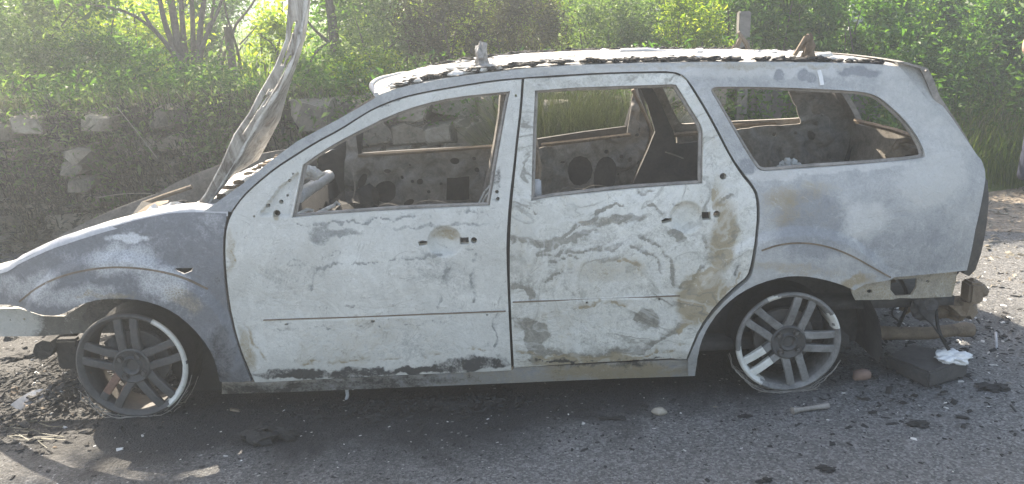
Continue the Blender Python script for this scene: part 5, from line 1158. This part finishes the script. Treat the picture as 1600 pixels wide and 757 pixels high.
for k, (px, py, s_, lab) in enumerate([(60, 690, .022, 'flat charred flake near the lower left corner'), (585, 655, .03, 'small charred heap below the front door sill'), (700, 640, .035, 'long low charred heap below the door gap'), (760, 625, .03, 'charred lump at the end of the heap below the door gap'), (1165, 650, .018, 'small black lump between the pebble and the steel link'), (960, 655, .024, 'black lump left of the grey pebble'), (1290, 733, .024, 'dark flat flake near the lower right edge'), (1440, 665, .03, 'dark flake on the right foreground asphalt'), (1195, 752, .02, 'dark flake cut by the bottom edge'), (1560, 610, .035, 'charred strip right of the sooty slab'), (110, 600, .03, 'charred lump left of the front wheel'), (30, 560, .04, 'big charred lump under the nose of the car'), (70, 545, .035, 'second charred lump under the nose, nearer the wheel')]):
    p = GZ(px, py); mb = MB()
    for q in range(4): mb.lump((p[0]+g.normal()*s_*.8, p[1]+g.normal()*s_*.4, s_*.2), (s_*g.uniform(.5, 1.1), s_*.5, s_*.28), int(p[0]*1000)+q*7+k, .7, 2.3)
    one('charred_lump', mb, M['char'], lab, 'debris', None, False)
# straw strands on the road at the left
mb = MB()
g = np.random.default_rng(15)
for i in range(150):
    x, y = g.uniform(-2.6, -.9), g.uniform(2.2, 2.95); a = g.normal()*.5; l = g.uniform(.1, .35); z0 = g.uniform(.005, .14)
    mb.tube([(x, y, z0), (x+l*.5*math.cos(a), y+l*.5*math.sin(a), z0+g.uniform(0, .05)), (x+l*math.cos(a), y+l*math.sin(a), max(.005, z0-.02))], .0022, 3)
o = mb.build('straw', LEAF['dry'], None, False); tag(o, 'dry straw lying at the foot of the wall on the left', 'straw', None, 'stuff')
mb = MB()
for i in range(22):
    p = GZ(g.uniform(0, 70), g.uniform(655, 690)); a = g.normal()*.3-.3; l = g.uniform(.05, .14)
    mb.tube([(p[0], p[1], .006), (p[0]+l*math.cos(a), p[1]+l*math.sin(a), .008)], .0016, 3)
o = mb.build('straw', LEAF['dry'], None, False); tag(o, 'thin straw strands on the asphalt at the lower left', 'straw', None, 'stuff')

# ------------------------------------------------------------------ bystander at the right edge
def skin(name, nodes, edges, mat, parent, sub=2):
    me = bpy.data.meshes.new(name); me.from_pydata([n[0] for n in nodes], edges, []); me.update()
    o = bpy.data.objects.new(name, me); link(o, parent)
    md = o.modifiers.new('skin', 'SKIN'); md.use_smooth_shade = True; sv = me.skin_vertices[0].data
    for i, n in enumerate(nodes): r_ = n[1]; sv[i].radius = r_ if hasattr(r_, '__len__') else (r_, r_)
    sv[0].use_root = True
    o.modifiers.new('sub', 'SUBSURF').levels = sub; o.modifiers['sub'].render_levels = sub
    me.materials.append(mat); return o
PX, PY = 5.745, 3.40
PE = empty('person', (PX, PY, 0), 'person in dark blue trousers standing on the gravel at the right edge, one elbow out', 'person')
def pv(*a): return (PX+a[0], PY+a[1], a[2])
m_skin = rough_mat('skin', (.5, .32, .24), (.56, .37, .28), 30, .55, .1, .001); m_jean = rough_mat('dark_blue_cloth', (.016, .02, .045), (.032, .04, .075), 40, .85, .3, .002)
m_shirt = rough_mat('light_shirt_cloth', (.45, .44, .43), (.6, .59, .57), 20, .85, .3, .002); m_hair = rough_mat('dark_hair', (.02, .015, .01), (.05, .035, .025), 60, .6, .6, .003); m_shoe = rough_mat('dark_shoe', (.02, .02, .022), (.05, .05, .05), 30, .6)
body = [(pv(0, 0, .92), (.13, .11)), (pv(0, 0, 1.15), (.13, .10)), (pv(0, 0, 1.36), (.15, .10)), (pv(0, 0, 1.46), (.06, .06)), (pv(0, -.01, 1.55), (.058, .065)), (pv(0, -.02, 1.64), (.075, .092)), (pv(0, -.01, 1.72), (.055, .07)),
    (pv(-.17, 0, 1.38), .055), (pv(-.285, -.02, 1.12), .044), (pv(-.13, -.13, .98), .034), (pv(-.09, -.17, .97), (.03, .02)), (pv(.17, 0, 1.38), .055), (pv(.23, .02, 1.12), .042), (pv(.22, -.06, .88), .032), (pv(.22, -.08, .80), (.028, .018)),
    (pv(-.09, 0, .84), .085), (pv(-.10, -.01, .48), .058), (pv(-.11, .02, .09), .04), (pv(-.115, -.10, .035), (.035, .03)), (pv(.09, 0, .84), .085), (pv(.10, -.01, .48), .058), (pv(.11, .02, .09), .04), (pv(.115, -.10, .035), (.035, .03))]
be = [(0, 1), (1, 2), (2, 3), (3, 4), (4, 5), (5, 6), (2, 7), (7, 8), (8, 9), (9, 10), (2, 11), (11, 12), (12, 13), (13, 14), (0, 15), (15, 16), (16, 17), (17, 18), (0, 19), (19, 20), (20, 21), (21, 22)]
skin('body', body, be, m_skin, PE)
for sx_, hand, fd in ((-1, pv(-.09, -.17, .97), (.05, -.04, .0)), (1, pv(.22, -.08, .80), (.0, -.01, -.07))):
    for q in range(4):
        o_ = np.array([(q-1.5)*.002, (q-1.5)*.014, (q-1.5)*.012 if sx_ < 0 else 0]); L_ = (.075, .085, .08, .062)[q]; f = np.array(fd)/np.linalg.norm(fd)
        b = np.array(hand)+o_; MB().tube([b, b+f*L_*.5+np.array([0, -.004, 0]), b+f*L_+np.array([0, .008, -.006])], [.009, .008, .006], 8).build('finger', m_skin, PE)
    b = np.array(hand)+np.array([0, -.025, .01]); MB().tube([b, b+np.array(fd)*.4+np.array([0, -.02, 0]), b+np.array(fd)*.8+np.array([0, -.02, 0])], [.011, .010, .008], 8).build('thumb', m_skin, PE)
skin('trousers', [(pv(0, 0, .98), (.165, .135)), (pv(0, 0, .90), (.17, .14)), (pv(-.095, 0, .80), .115), (pv(-.105, -.01, .48), .095), (pv(-.115, .015, .16), .095), (pv(-.118, .01, .09), .10), (pv(.095, 0, .80), .115), (pv(.105, -.01, .48), .095), (pv(.115, .015, .16), .095), (pv(.118, .01, .09), .10)], [(0, 1), (1, 2), (2, 3), (3, 4), (4, 5), (1, 6), (6, 7), (7, 8), (8, 9)], m_jean, PE)
skin('shirt', [(pv(0, 0, .96), (.165, .135)), (pv(0, 0, 1.16), (.155, .125)), (pv(0, 0, 1.36), (.175, .12)), (pv(0, 0, 1.44), (.075, .075)), (pv(-.18, 0, 1.385), .072), (pv(-.225, -.01, 1.25), .062), (pv(.18, 0, 1.385), .072), (pv(.215, .01, 1.25), .062)], [(0, 1), (1, 2), (2, 3), (2, 4), (4, 5), (2, 6), (6, 7)], m_shirt, PE)
MB().lump(pv(0, .012, 1.685), (.088, .105, .095), 3, .05, 2, 3).build('hair', m_hair, PE)
for s_ in (-1, 1):
    MB().lump(pv(s_*.03, -.098, 1.645), (.012, .008, .008), 1, .02).build('eye', m_shoe, PE); MB().lump(pv(s_*.08, -.01, 1.635), (.012, .022, .032), 2, .1).build('ear', m_skin, PE)
    MB().lump(pv(s_*.118, -.07, .035), (.048, .13, .04), 4, .08, 1.2, 3).build('shoe', m_shoe, PE)
MB().lump(pv(0, -.115, 1.615), (.014, .018, .022), 2, .05).build('nose', m_skin, PE); MB().lump(pv(0, -.10, 1.575), (.026, .008, .007), 2, .05).build('mouth', rough_mat('lips', (.4, .2, .17), (.45, .23, .2)), PE)
